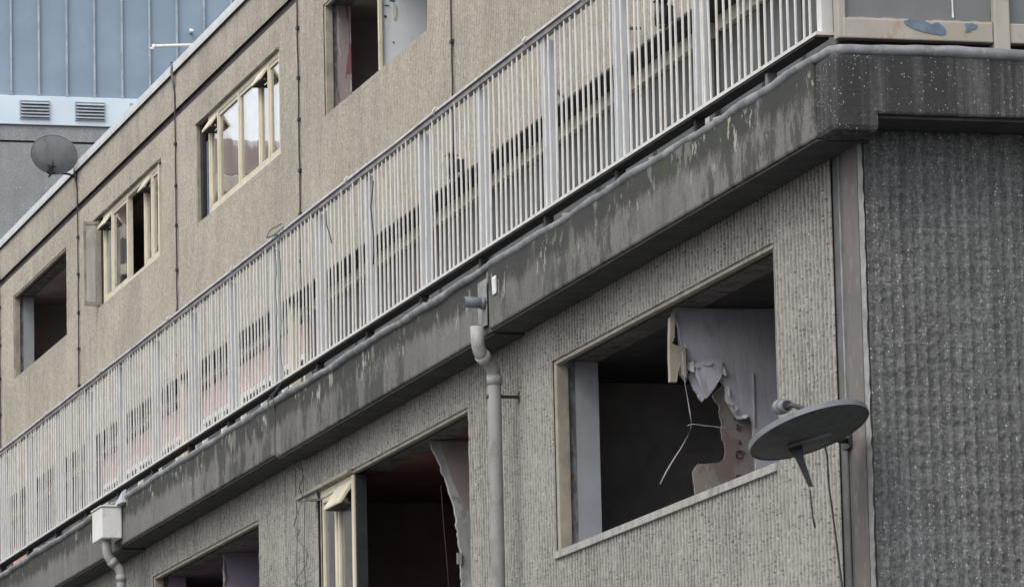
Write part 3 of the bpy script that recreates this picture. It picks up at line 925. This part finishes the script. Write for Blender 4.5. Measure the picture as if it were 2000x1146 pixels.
# ------------------------------------------------------------------ terrace railing
rail = empty('terrace_railing', (7.29, 40, 4.6), 'long white painted steel railing with upright bars along the terrace edge', 'railing')
RX = 7.265
YR0, YR1 = 21.20, 52.0
tr = MB()
n = 44
ys = np.linspace(YR0, YR1, n)
dz = [random.uniform(-.004, .004) for _ in ys]
for k in range(n - 1):
    for (x0, x1, za, zb) in ((RX - .022, RX + .036, 5.684, 5.698),):
        tr.hexa([(x0, ys[k], za + dz[k]), (x1, ys[k], za + dz[k]), (x1, ys[k], zb + dz[k]), (x0, ys[k], zb + dz[k])],
                [(x0, ys[k + 1], za + dz[k + 1]), (x1, ys[k + 1], za + dz[k + 1]), (x1, ys[k + 1], zb + dz[k + 1]), (x0, ys[k + 1], zb + dz[k + 1])])
tr.build('top_rail', 'rail_top', rail)
mb = MB()
mb.box(RX - .010, RX + .030, YR0, YR1, 5.655, 5.6795)
mb.build('rail_channel', 'rail_dark', rail)
br = MB()
br.box(RX - .028, RX + .055, YR0, YR1, 4.694, 4.710)
br.box(RX - .028, RX + .22, YR0 - .05, YR0 - .001, 4.694, 4.709)
br.build('bottom_rail', 'white_rail', rail)
box('bottom_rail_shade', 'soffit', rail, RX - .022, RX + .05, YR0, YR1, 4.684, 4.692)  # separate dark strip: shade below the rail painted on

rod = MB()
sec = [(-1, -.6), (-.6, -1), (.6, -1), (1, -.6), (1, .6), (.6, 1), (-.6, 1), (-1, .6)]
hz = [(0, 0, 4.705), (.0012, .0015, 5.05), (-.001, -.001, 5.4), (0, 0, 5.668)]
vs = [(dx + x * .0058, dy + y * .0062, z - EYE) for dx, dy, z in hz for x, y in sec]
rod.add(vs, [(i * 8 + k, i * 8 + (k + 1) % 8, (i + 1) * 8 + (k + 1) % 8, (i + 1) * 8 + k) for i in range(3) for k in range(8)])
rod_src = rod.build('baluster', 'white_rail')
rod_me = rod_src.data
rod_z = rod_src.location.z
bpy.data.objects.remove(rod_src)
posts = [23.10 + 1.372 * i for i in range(22)]
by = [21.30 + i * .108 for i in range(16)]
for p in posts:
    by += [p - .16, p - .055, p + .05]
    by += [p + .15 + .104 * i for i in range(10)]
cnt = 0
far = MB()
for y in sorted(set(by)):
    if y > YR1 - .05:
        continue
    if cnt < 295:
        o = bpy.data.objects.new('baluster', rod_me)
        COL.objects.link(o)
        o.location = (RX + random.uniform(-.003, .003), y + random.uniform(-.008, .008), rod_z + EYE)
        o.rotation_euler = (random.uniform(-.005, .005), random.uniform(-.006, .006), random.uniform(-.12, .12))
        o.parent = rail
        o.matrix_parent_inverse = Matrix.Translation(-LOC[rail.name])
        cnt += 1
    else:
        far.box(RX - .007, RX + .007, y - .007, y + .007, 4.705, 5.66)
if far.v:
    tag(far.build('baluster', 'white_rail', rail), kind='stuff')
for p in posts:
    if p < YR1:
        box('post', 'post_rail', rail, RX + .004, RX + .078, p - .006, p + .006, 4.709, 5.656, bevel=.002)
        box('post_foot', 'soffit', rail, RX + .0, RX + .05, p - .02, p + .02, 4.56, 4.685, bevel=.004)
box('post_foot', 'rail_dark', rail, RX + .0, RX + .05, 21.95, 21.99, 4.56, 4.685, bevel=.004)
box('end_post', 'white_rail', rail, RX - .002, RX + .06, 21.155, 21.215, 4.70, 5.70, bevel=.006)
# wire ties and lashings on the rail
mb = MB()
for y in (24.9, 26.05, 28.05, 30.3, 33.75, 36.0, 38.7, 41.2, 43.6):
    mb.tube([(RX - .03, y, 5.66), (RX - .036, y + .01, 5.69), (RX - .02, y + .025, 5.712), (RX + .03, y + .03, 5.712)], .007, 5)
mb.build('wire_tie', 'rail_top', rail)

# ------------------------------------------------------------------ timber screen closing the end of the terrace
scr = empty('timber_screen', (7.9, 21.03, 4.6), 'peeling cream timber screen with grey panels at the terrace end', 'screen')
YSN = 21.0
kk = YSN / 20.842
zA, zB_ = 4.616 * kk, 4.708 * kk
box('bottom_rail', 'cream_wood', scr, 7.315, 8.03, YSN, YSN + .06, zA, zB_, bevel=.006)
box('bottom_rail', 'cream_wood', scr, 8.11, 9.4, YSN, YSN + .06, zA, zB_, bevel=.006)
box('post', 'cream_wood', scr, 8.032, 8.108, YSN - .012, YSN + .07, 4.585, 6.4, bevel=.006)
box('post', 'cream_wood', scr, 7.293, 7.33, YSN + .004, YSN + .07, zA, 6.4, bevel=.006)
box('panel', 'grey_panel', scr, 7.335, 8.03, YSN + .025, YSN + .04, zB_ - .002, 6.3)
box('panel', 'grey_panel', scr, 8.11, 9.4, YSN + .025, YSN + .04, zB_ - .002, 6.3)


def ragged(cx, cz, rx, rz, n=22, j=.25):
    return [(cx + rx * math.cos(t) * (1 + random.uniform(-j, j)), cz + rz * math.sin(t) * (1 + random.uniform(-j, j))) for t in [i * 2 * math.pi / n for i in range(n)]]


pa = [(7.605, 4.738), (7.64, 4.745), (7.70, 4.742), (7.735, 4.725), (7.752, 4.732), (7.765, 4.736), (7.79, 4.718), (7.803, 4.70), (7.80, 4.685), (7.785, 4.678), (7.74, 4.682), (7.69, 4.69), (7.65, 4.702), (7.62, 4.716), (7.605, 4.727)]
MB().prism(rect_poly(pa, 4, .002), YSN - .0035, YSN - .0005).build('bare_patch', 'peel', scr)
pb = [(7.895, 4.735), (7.93, 4.738), (7.955, 4.728), (7.945, 4.712), (7.925, 4.708), (7.92, 4.698), (7.895, 4.695), (7.90, 4.715)]
MB().prism(rect_poly(pb, 4, .003), YSN - .0035, YSN - .0005).build('bare_patch', 'peel', scr)
for ra, rb in ((0, 10), (14, 24)):
    bead = MB()
    zc = zB_ + .004
    for i in range(ra, rb):
        a = 7.34 + i * .0287
        zn = zB_ + random.uniform(.002, .008)
        bead.hexa([(a, YSN + .004, zB_ - .001), (a, YSN + .024, zB_ - .001), (a, YSN + .024, zc), (a, YSN + .004, zc)],
                  [(a + .0287, YSN + .004, zB_ - .001), (a + .0287, YSN + .024, zB_ - .001), (a + .0287, YSN + .024, zn), (a + .0287, YSN + .004, zn)])
        zc = zn
    bead.build('putty_bead', 'cream_wood', scr)
MB().prism([(7.843, 4.86), (7.848, 4.86), (7.849, 4.80), (7.851, 4.768), (7.846, 4.762), (7.842, 4.77), (7.844, 4.80)], YSN + .018, YSN + .0245).build('paint_drip', 'pvc_white', scr)
box('gap_shade_board', 'soffit', scr, 7.32, 9.4, YSN + .09, YSN + .12, 4.52, 4.75)  # dark backing added behind the gap to stand for its shade

# ------------------------------------------------------------------ rainwater goods
def downpipe(label, pts, r, brackets, xw, top_open=True):
    z0 = min(q[2] for q in pts)
    t = empty('downpipe', (pts[-1][0], pts[-1][1], z0), label, 'downpipe')
    # rounded bends
    P = [Vector(q) for q in pts]
    path = [P[0]]
    for a, b, c in zip(P, P[1:], P[2:]):
        u, v = (a - b).normalized(), (c - b).normalized()
        d = min(.05, (a - b).length * .45, (c - b).length * .45)
        for s in (0, .25, .5, .75, 1):
            p0, p1, p2 = b + u * d, b, b + v * d
            path.append((1 - s) ** 2 * p0 + 2 * s * (1 - s) * p1 + s * s * p2)
    path.append(P[-1])
    MB().tube(path, r, 16).build('pipe', 'pvc', t)
    co = MB()
    for b, c in zip(P[1:-1], P[2:]):
        v = (c - b).normalized()
        co.tube([b + v * .035, b + v * .085], r * 1.14, 16)
    co.build('socket', 'pvc', t)
    for z, y in brackets:
        b = MB()
        x = P[-1].x
        b.tube([(x, y, z - .010), (x, y, z + .010)], r * 1.2, 16)
        b.box(x + r * .9, xw + .01, y - .012, y + .012, z - .008, z + .008)
        b.box(xw - .012, xw + .004, y - .02, y + .02, z - .03, z + .03)
        b.build('bracket', 'dish_black', t)
    if top_open:
        MB().tube([P[0] + Vector((0, 0, -.002)), P[0] + Vector((0, 0, .004))], r * .86, 16).build('open_end', 'black', t)
    return t


downpipe('grey plastic downpipe with an open bent top beside the large window', [(7.150, 26.87, 4.24), (7.155, 26.87, 4.10), (7.268, 26.96, 4.01), (7.27, 26.975, -EYE + .1)], .038, [(3.86, 26.975), (2.2, 26.975)], XW)
downpipe('grey plastic downpipe running down from the white hopper box', [(7.10, 37.78, 4.30), (7.105, 37.78, 4.13), (7.21, 37.78, 4.03), (7.215, 37.78, -EYE + .1)], .036, [(3.4, 37.78)], XW, top_open=False)
hb = empty('rainwater_hopper', (7.12, 37.86, 4.26), 'white plastic rainwater hopper box fixed to the slab edge', 'hopper')
h = MB()
h.box(7.04, 7.198, 37.66, 38.05, 4.262, 4.500)
h.build('box', 'pvc_white', hb, bevel=.008)
box('rim', 'pvc_white', hb, 7.03, 7.198, 37.65, 38.06, 4.501, 4.512, bevel=.004)
MB().hexa([(7.17, 37.5, 4.52), (7.20, 37.5, 4.52), (7.20, 37.7, 4.51), (7.15, 37.7, 4.513)], [(7.17, 37.5, 4.60), (7.20, 37.5, 4.62), (7.20, 37.7, 4.53), (7.15, 37.7, 4.52)]).build('flashing', 'post_rail', hb)
op = empty('outlet_pipe', (7.15, 26.87, 4.33), 'short dark grey pipe stub poking out of the slab joint', 'pipe')
MB().tube([(7.075, 26.855, 4.372), (7.22, 26.855, 4.366)], .031, 16).build('stub', 'pvc_dark', op)
MB().tube([(7.0735, 26.855, 4.372), (7.078, 26.855, 4.372)], .026, 16).build('bore', 'black', op)
MB().tube([(7.17, 26.855, 4.368), (7.20, 26.855, 4.367)], .036, 16).build('collar', 'pvc_dark', op)
fp = MB()
pp = [(0, 4.47), (.012, 4.485), (.022, 4.475), (.026, 4.44), (.022, 4.40), (.012, 4.385), (.004, 4.40), (.001, 4.44)]
fp.prism([(7.19 - .0 + a * .25, z) for a, z in pp], 26.60, 26.68)
tag(fp.build('paint_flap', 'pvc_white'), 'curled white flap of peeling sheet on the slab joint', 'flap')
box('joint_patch', 'arris', blk, XS - .006, XS - .001, 26.82, 27.0, 4.24, 4.50)

# ------------------------------------------------------------------ satellite dishes
def dish(label, C, nrm, upv, rad, mount, lnb, armdir, asp=1.06, back_mat='dish_back', dep_k=.062, bo=0.0, short=False, hs=1.0):
    """C centre, nrm front normal; we mostly see the back"""
    C = Vector(C)
    n = Vector(nrm).normalized()
    a = Vector(upv)
    a = (a - n * a.dot(n)).normalized()
    b = n.cross(a)
    t = empty('satellite_dish', (mount[0], mount[1], mount[2]), label, 'dish')
    rings, N = 7, 96
    sh = MB()
    vf, vb = [], []
    for i in range(rings + 1):
        q = i / rings
        for k in range(N):
            w = k * 2 * math.pi / N
            r = rad * q
            base = C + a * (math.cos(w) * r * asp) + b * (math.sin(w) * r)
            dep = dep_k * (q * q - 1) * rad / .3
            vf.append(base + n * dep)
            vb.append(base + n * (dep - .004))
    f1 = [(i * N + k, i * N + (k + 1) % N, (i + 1) * N + (k + 1) % N, (i + 1) * N + k) for i in range(rings) for k in range(N)]
    sh.add(vf, f1, True)
    sh.build('reflector', 'dish', t)
    bk = MB()
    bk.add(vb, [tuple(reversed(f)) for f in f1], True)
    bk.build('reflector_back', back_mat, t)
    rim = MB()
    for k in range(N):
        pass
    ring = [C + a * (math.cos(w) * rad * asp) + b * (math.sin(w) * rad) for w in [k * 2 * math.pi / N for k in range(N)]]
    lip = MB()
    o1 = [p - n * .010 for p in ring]
    o2 = [p + n * .015 for p in ring]
    i1 = [C + (p - C) * .985 - n * .010 for p in ring]
    i2 = [C + (p - C) * .985 + n * .015 for p in ring]
    vs = o1 + o2 + i2 + i1
    fs = []
    for k in range(N):
        j = (k + 1) % N
        for s in range(4):
            u, v = s * N, ((s + 1) % 4) * N
            fs.append((u + k, u + j, v + j, v + k))
    lip.add(vs, fs, False)
    lip.build('rim', 'dish', t)
    back = C - a * (rad * bo) - n * (dep_k * (1 - bo * bo) * rad / .3 + .008)
    mt = Vector(mount)
    br = MB()
    if not short:
        br.tube([back - n * .0, back - n * .05], .035, 10)
        br.tube([back + a * rad * .55, back - a * rad * .05], [.018, .026], 8)
        br.tube([back + a * rad * .25 - b * .05, back + a * rad * .25 + b * .05], .012, 6)
        br.build('back_bracket', 'dish_black', t)
        e = back - n * .04
        path = [e, Vector((mt.x - .09, mt.y, mt.z + .04)), Vector((mt.x, mt.y, mt.z))]
    else:
        br.tube([back + b * rad * .40, back - b * rad * .32], [.010, .014], 6)
        br.build('back_bracket', 'dish_back', t)  # raised streak across the back, shaped for its shadow line
        path = [mt + (C - mt) * .42, mt + (C - mt) * .2 - Vector((0, 0, .01)), mt]
    arm = MB()
    arm.tube(path, .014, 8)
    arm.box(mt.x - .012, mt.x + .006, mt.y - .05, mt.y + .05, mt.z - .04, mt.z + .04)
    arm.build('wall_arm', 'dish_black', t)
    L = Vector(lnb)
    fa = MB()
    foot = C + a * (-rad * .98) - n * .01
    fa.tube([foot, foot.lerp(L, .6) + n * .02, L - n * .02], .011, 8)
    fa.build('feed_arm', 'dish_black', t)
    d = Vector(armdir).normalized()
    ln = MB()
    ln.tube([L - d * .03 * hs, L + d * .075 * hs], .026 * hs, 14)
    ln.tube([L - d * .02 * hs, L + d * .025 * hs], .032 * hs, 14)
    ln.build('feed_horn', 'lnb', t)
    MB().tube([L + d * .0755 * hs, L + d * .078 * hs], .021 * hs, 14).build('horn_mouth', 'black', t)
    return t, C, n, a, b


def cam_vec(r, u, f):
    return Rr * r + Ur * u + F * f


# large dish by the corner: seen from below, pointing up and away
nR = cam_vec(-.30, .89, .335)
tR, CR, _, aR, bR = dish('grey satellite dish, back toned as in shade, tipped skyward on the wall corner', (7.10, 21.02, 2.878), nR, cam_vec(-.2, .3, 1.0), .278,
     (7.415, 21.41, 2.89), (7.02, 21.16, 3.002), cam_vec(.30, .10, -1), 1.06, 'dish_back', .035, .0, True, 1.1)
ar = MB()
a0, a1, a2 = Vector((7.055, 21.10, 2.835)), Vector((7.075, 21.08, 2.76)), Vector((7.115, 21.06, 2.635))
w = Rr * .033
ar.hexa([a0 - w * 1.5, a0 + w * 1.1, a0 + w * 1.1 + F * .03, a0 - w * 1.5 + F * .03], [a1 - w * .55, a1 + w * .55, a1 + w * .55 + F * .03, a1 - w * .55 + F * .03])
ar.hexa([a1 - w * .55, a1 + w * .55, a1 + w * .55 + F * .03, a1 - w * .55 + F * .03], [a2 - w * .34, a2 + w * .34, a2 + w * .34 + F * .03, a2 - w * .34 + F * .03])
ar.build('feed_arm_stump', 'dish_black', tR)
dish('grey satellite dish fixed below the pale roof trim', (10.05, 56.5, 10.815), cam_vec(-.10, .16, 1), cam_vec(.25, 1, 0), .272,
     (10.352, 56.75, 10.60), (10.12, 56.56, 10.70), cam_vec(.4, .4, 1), .84, 'dish', .05, .72)
tag(MB().tube([(7.11, 21.06, 2.62), (7.118, 21.07, 2.56), (7.122, 21.07, 2.50), (7.135, 21.08, 2.455)], .0042, 6).build('cable', 'cable'), 'short cut black cable end dangling under the corner dish', 'cable')
tag(MB().tube([(7.30, 21.42, 2.90), (7.345, 21.5, 2.83), (7.352, 21.51, 2.70), (7.37, 21.50, 2.50), (7.388, 21.48, 2.25), (7.392, 21.48, 1.2), (7.395, 21.48, .2)], .0048, 6).build('cable', 'cable'), 'long black cable running from the corner dish down the wall', 'cable')
tag(MB().tube([(XW - .006, 21.60 - .19, 4.15 - 1.3), (XW - .006, 21.41, 1.0), (XW - .006, 21.41, -1.5)], .006, 6).build('cable', 'cable'), 'straight black cable down the smooth pink panel edge', 'cable')

# ------------------------------------------------------------------ cables clipped to the upper wall
for y, lab in ((39.50, 'thin dark cable on the joint on the railing side of the red-stained opening'),
               (45.18, 'thin dark cable on the joint between the red-stained opening and the sky-reflecting window'),
               (50.97, 'thin dark cable on the joint between the two cream-framed windows'),
               (56.67, 'thin dark cable under the roof dish, beside the swung-out casement'),
               (62.14, 'thin dark cable on the joint past the empty opening with a pale jamb')):
    c = empty('wall_cable', (XU - .02, y, 5.5), lab, 'cable', 'cables down the upper wall joints')
    pts = [(XU - .024 + random.uniform(-.002, .002), y + random.uniform(-.006, .006), 7.46 + i * .16) for i in range(20)]
    pts = [q for q in pts if q[2] < 10.14] + [(XU - .024, y, 10.2), (XU - .024, y, 10.45), (XU - .06, y, 10.66), (XU - .06, y, 10.77), (XU + .05, y, 10.79)]
    MB().tube(pts, .0082, 6).build('line', 'cable', c)
    for i in range(6):
        z = 7.7 + i * .44 + random.uniform(-.03, .03)
        box('clip', 'clip', c, XU - .036, XU - .011, y - .03, y + .03, z - .014, z + .014)

# green string tangled down from the railing
gs = MB()
X0 = 7.235
gs.tube([(RX - .02, 32.2, 5.74), (RX - .03, 32.5, 5.75), (RX - .01, 32.7, 5.73), (RX - .03, 32.3, 5.69), (RX - .03, 32.2, 5.66)], .004, 5)
for k in range(5):
    gs.tube([(RX - .03, 32.1 + .08 * k, 5.66), (RX - .035, 32.12 + .08 * k, 5.70), (RX + .02, 32.16 + .08 * k, 5.715)], .0035, 5)
def wig(y, z0, z1, x, amp, n):
    return [(x, y + amp * math.sin(i * 1.7 + y) + random.uniform(-amp, amp) * .5, z0 + (z1 - z0) * i / n) for i in range(n + 1)]
gs.tube(wig(32.28, 5.66, 4.66, 7.22, .02, 12) + wig(32.40, 4.60, 4.22, 7.185, .02, 5) + wig(32.55, 4.15, 2.2, 7.395, .015, 12), .0028, 5)
gs.tube(wig(32.16, 5.66, 4.68, 7.222, .03, 10) + wig(32.22, 4.60, 4.22, 7.18, .03, 5) + wig(32.30, 4.12, 2.2, 7.39, .03, 14), .0028, 5)
lp = [(572, 0)]
loop = [(32.40, 4.05), (32.33, 3.92), (32.28, 3.84), (32.42, 3.78), (32.30, 3.66), (32.47, 3.58), (32.60, 3.48), (32.52, 3.44), (32.42, 3.42), (32.52, 3.36), (32.40, 3.30), (32.28, 3.24), (32.2, 3.18), (32.25, 3.10), (32.4, 3.05), (32.52, 3.03), (32.58, 2.98), (32.4, 2.94), (32.2, 2.95), (32.1, 2.94)]
zs0 = 3.9
gs.tube([(7.388, y, 3.36 + (z - 2.94) * .78) for y, z in loop], .003, 5)
tag(gs.build('string', 'green'), 'tangled green string hanging from the railing down the wall', 'string')

# dark twisted scraps caught on the railing
mb = MB()
mb.tube([(RX - .02, 30.9, 5.60), (RX - .03, 30.85, 5.5), (RX - .02, 30.8, 5.42), (RX - .03, 30.72, 5.36)], .004, 5)
mb.tube([(RX - .02, 29.62, 5.56), (RX - .03, 29.66, 5.4), (RX - .025, 29.62, 5.22), (RX - .03, 29.60, 5.1), (RX - .02, 29.66, 5.05)], .0045, 5)
tag(mb.build('wire_scrap', 'cable'), 'black wire scraps snagged on the white railing bars', 'wire')

# bulkhead lamps and brackets on the upper wall behind the railing
for y, lab in ((33.36, 'small black lantern on the upper wall beside the white door post'), (39.28, 'small black lantern on the upper wall below the first cable')):
    L = empty('wall_lantern', (10.3, y, 7.42), lab, 'lamp')
    MB().tube([(10.27, y, 7.43), (10.27, y, 7.60)], [.05, .042], 12).build('body', 'dish_black', L)
    MB().tube([(10.27, y, 7.60), (10.27, y, 7.63)], [.058, .02], 12).build('cap', 'dish_black', L)
    MB().tube([(10.27, y, 7.41), (10.27, y, 7.43)], [.03, .05], 12).build('lens', 'dim_glass', L)
    box('wall_plate', 'dish_black', L, 10.31, 10.365, y - .03, y + .03, 7.47, 7.57)
tag(MB().tube([(10.30, 34.5, 7.66), (10.28, 34.25, 7.60), (10.30, 34.0, 7.545)], .014, 6).build('wall_bracket', 'dish_black'), 'short black rod bracket level on the ribbed wall near the white door post', 'bracket')
tag(MB().tube([(10.33, 36.55, 7.66), (10.33, 36.35, 7.57), (10.32, 36.13, 7.47)], .013, 6).build('wall_bracket', 'dish_black'), 'black rod bracket slanting down across the ribbed wall to the dark soffit', 'bracket')
# white waste pipe sticking out of the roof edge
vp = empty('roof_pipe', (10.3, 50.24, 10.76), 'white plastic pipe sticking out sideways from the roof edge', 'pipe')
MB().tube([(10.6, 50.24, 10.82), (9.985, 50.24, 10.782)], .017, 12).build('pipe', 'pvc_white', vp)
MB().tube([(10.0, 50.24, 10.785), (9.972, 50.24, 10.78), (9.962, 50.24, 10.762), (9.962, 50.24, 10.742)], .022, 12).build('elbow', 'pvc_white', vp)
tag(MB().tube([(10.33, 50.9, 10.765), (10.315, 50.92, 10.72), (10.32, 50.95, 10.60), (10.34, 50.96, 10.5)], .012, 6).build('cable', 'pvc'), 'pale cable looping over the roof trim above an upper wall cable', 'cable')

# ------------------------------------------------------------------ tower block behind
YT = 78.0
tow = empty('tower_block', (16, 84, -EYE), 'grey concrete tower with blue metal cladding and louvred white fascia', 'building')
rib_panel('wall', 'rib_tower', tow, 'y', YT, 7.0, 30.0, 8.0, 15.11, per=2, dz=1.2, amp=.004, rough=.001, seed=5)
rib_panel('wall', 'rib_tower', tow, 'y', YT - .004, 7.0, 30.0, 15.145, 15.385, per=2, dz=.2, amp=.004, rough=.001, seed=6)
box('wall_core', 'black', tow, 7.0, 30.0, YT + .03, YT + 14, -EYE, 23.8)
box('wall', 'rib_tower', tow, 7.0, 30.0, YT, YT + .03, -EYE, 7.99)
box('fascia', 'tower_fascia', tow, 7.0, 30.0, YT - .05, YT + .028, 15.395, 15.862, bevel=.01)
# louvres
for k in range(12):
    x = 9.765 + .8875 * k
    lv = MB()
    x0, x1, z0, z1 = x, x + .487, 15.48, 15.785
    lv.box(x0, x0 + .018, YT - .075, YT - .051, z0, z1)
    lv.box(x1 - .018, x1, YT - .075, YT - .051, z0, z1)
    lv.box(x0 + .019, x1 - .019, YT - .075, YT - .051, z0, z0 + .016)
    lv.box(x0 + .019, x1 - .019, YT - .075, YT - .051, z1 - .016, z1)
    o = lv.build('louvre', 'louvre', tow)
    box('void', 'louvre_back', o, x0 + .019, x1 - .019, YT - .056, YT - .052, z0 + .017, z1 - .017)
    for j in range(5):
        z = z0 + .03 + j * .053
        MB().hexa([(x0 + .02, YT - .105, z), (x1 - .02, YT - .105, z), (x1 - .02, YT - .105, z + .008), (x0 + .02, YT - .105, z + .008)],
                  [(x0 + .02, YT - .058, z + .036), (x1 - .02, YT - .058, z + .036), (x1 - .02, YT - .058, z + .044), (x0 + .02, YT - .058, z + .044)]).build('slat', 'louvre', o)
for k in range(34):
    x = 9.12 + .4478 * k - 2.2
    box('cladding_panel', 'clad', tow, x + .012, x + .436, YT + random.uniform(-.004, .003), YT + .025, 15.87, 23.7)
    sm = MB()
    sm.box(x - .018, x + .011, YT - .045, YT + .02, 15.875, 23.7)
    sm.box(x - .03, x + .022, YT - .05, YT + .02, 15.866, 15.90)
    sm.build('seam', 'seam', tow)
kn = MB()
kn.tube([(16.11, YT - .002, 16.97), (16.11, YT - .12, 16.98)], .022, 8)
kn.tube([(16.07, YT - .10, 17.0), (16.13, YT - .13, 16.97)], .03, 8)
kn.build('vent_stub', 'pvc_white', tow)

# ------------------------------------------------------------------ building across the street (mirrored in the upper panes)
ob = empty('brick_building', (-7, 116, -EYE), 'red brick building with cream bands across the street, mirrored in the upper panes', 'building')
YO = 108.0
box('wall', 'brick', ob, -22, 4.5, YO, YO + 14, -EYE, 20.3)
MB().add([(-22.3, YO - .3, 20.3), (4.8, YO - .3, 20.3), (4.8, YO + 14.3, 20.3), (-22.3, YO + 14.3, 20.3), (-22.3, YO + 7, 22.5), (4.8, YO + 7, 22.5)],
         [(0, 1, 5, 4), (2, 3, 4, 5), (0, 4, 3), (1, 2, 5), (3, 2, 1, 0)]).build('roof', 'brick', ob)
box('cornice', 'stone', ob, -22.2, 4.7, YO - .35, YO - .005, 19.85, 20.28, bevel=.05)
box('string_course', 'stone', ob, -22.1, 4.6, YO - .15, YO - .005, 18.0, 18.25, bevel=.03)
for s in range(5):
    for c in range(9):
        x, z = -20.5 + c * 2.8, 1.0 + s * 3.9
        w = MB()
        n = 8
        arc = [(x + .9 + .9 * math.cos(math.pi * i / n), z + 1.7 + .55 * math.sin(math.pi * i / n)) for i in range(n + 1)]
        arc2 = [(x + .9 + 1.15 * math.cos(math.pi * i / n), z + 1.7 + .85 * math.sin(math.pi * i / n)) for i in range(n + 1)]
        w.prism(arc2 + arc[::-1], YO - .08, YO - .005)
        w.box(x - .05, x + 1.85, YO - .12, YO - .005, z - .12, z)
        o = w.build('window', 'stone', ob)
        MB().prism([(x, z + .001), (x + 1.8, z + .001)] + arc, YO - .03, YO - .004).build('pane', 'dim_glass', o)
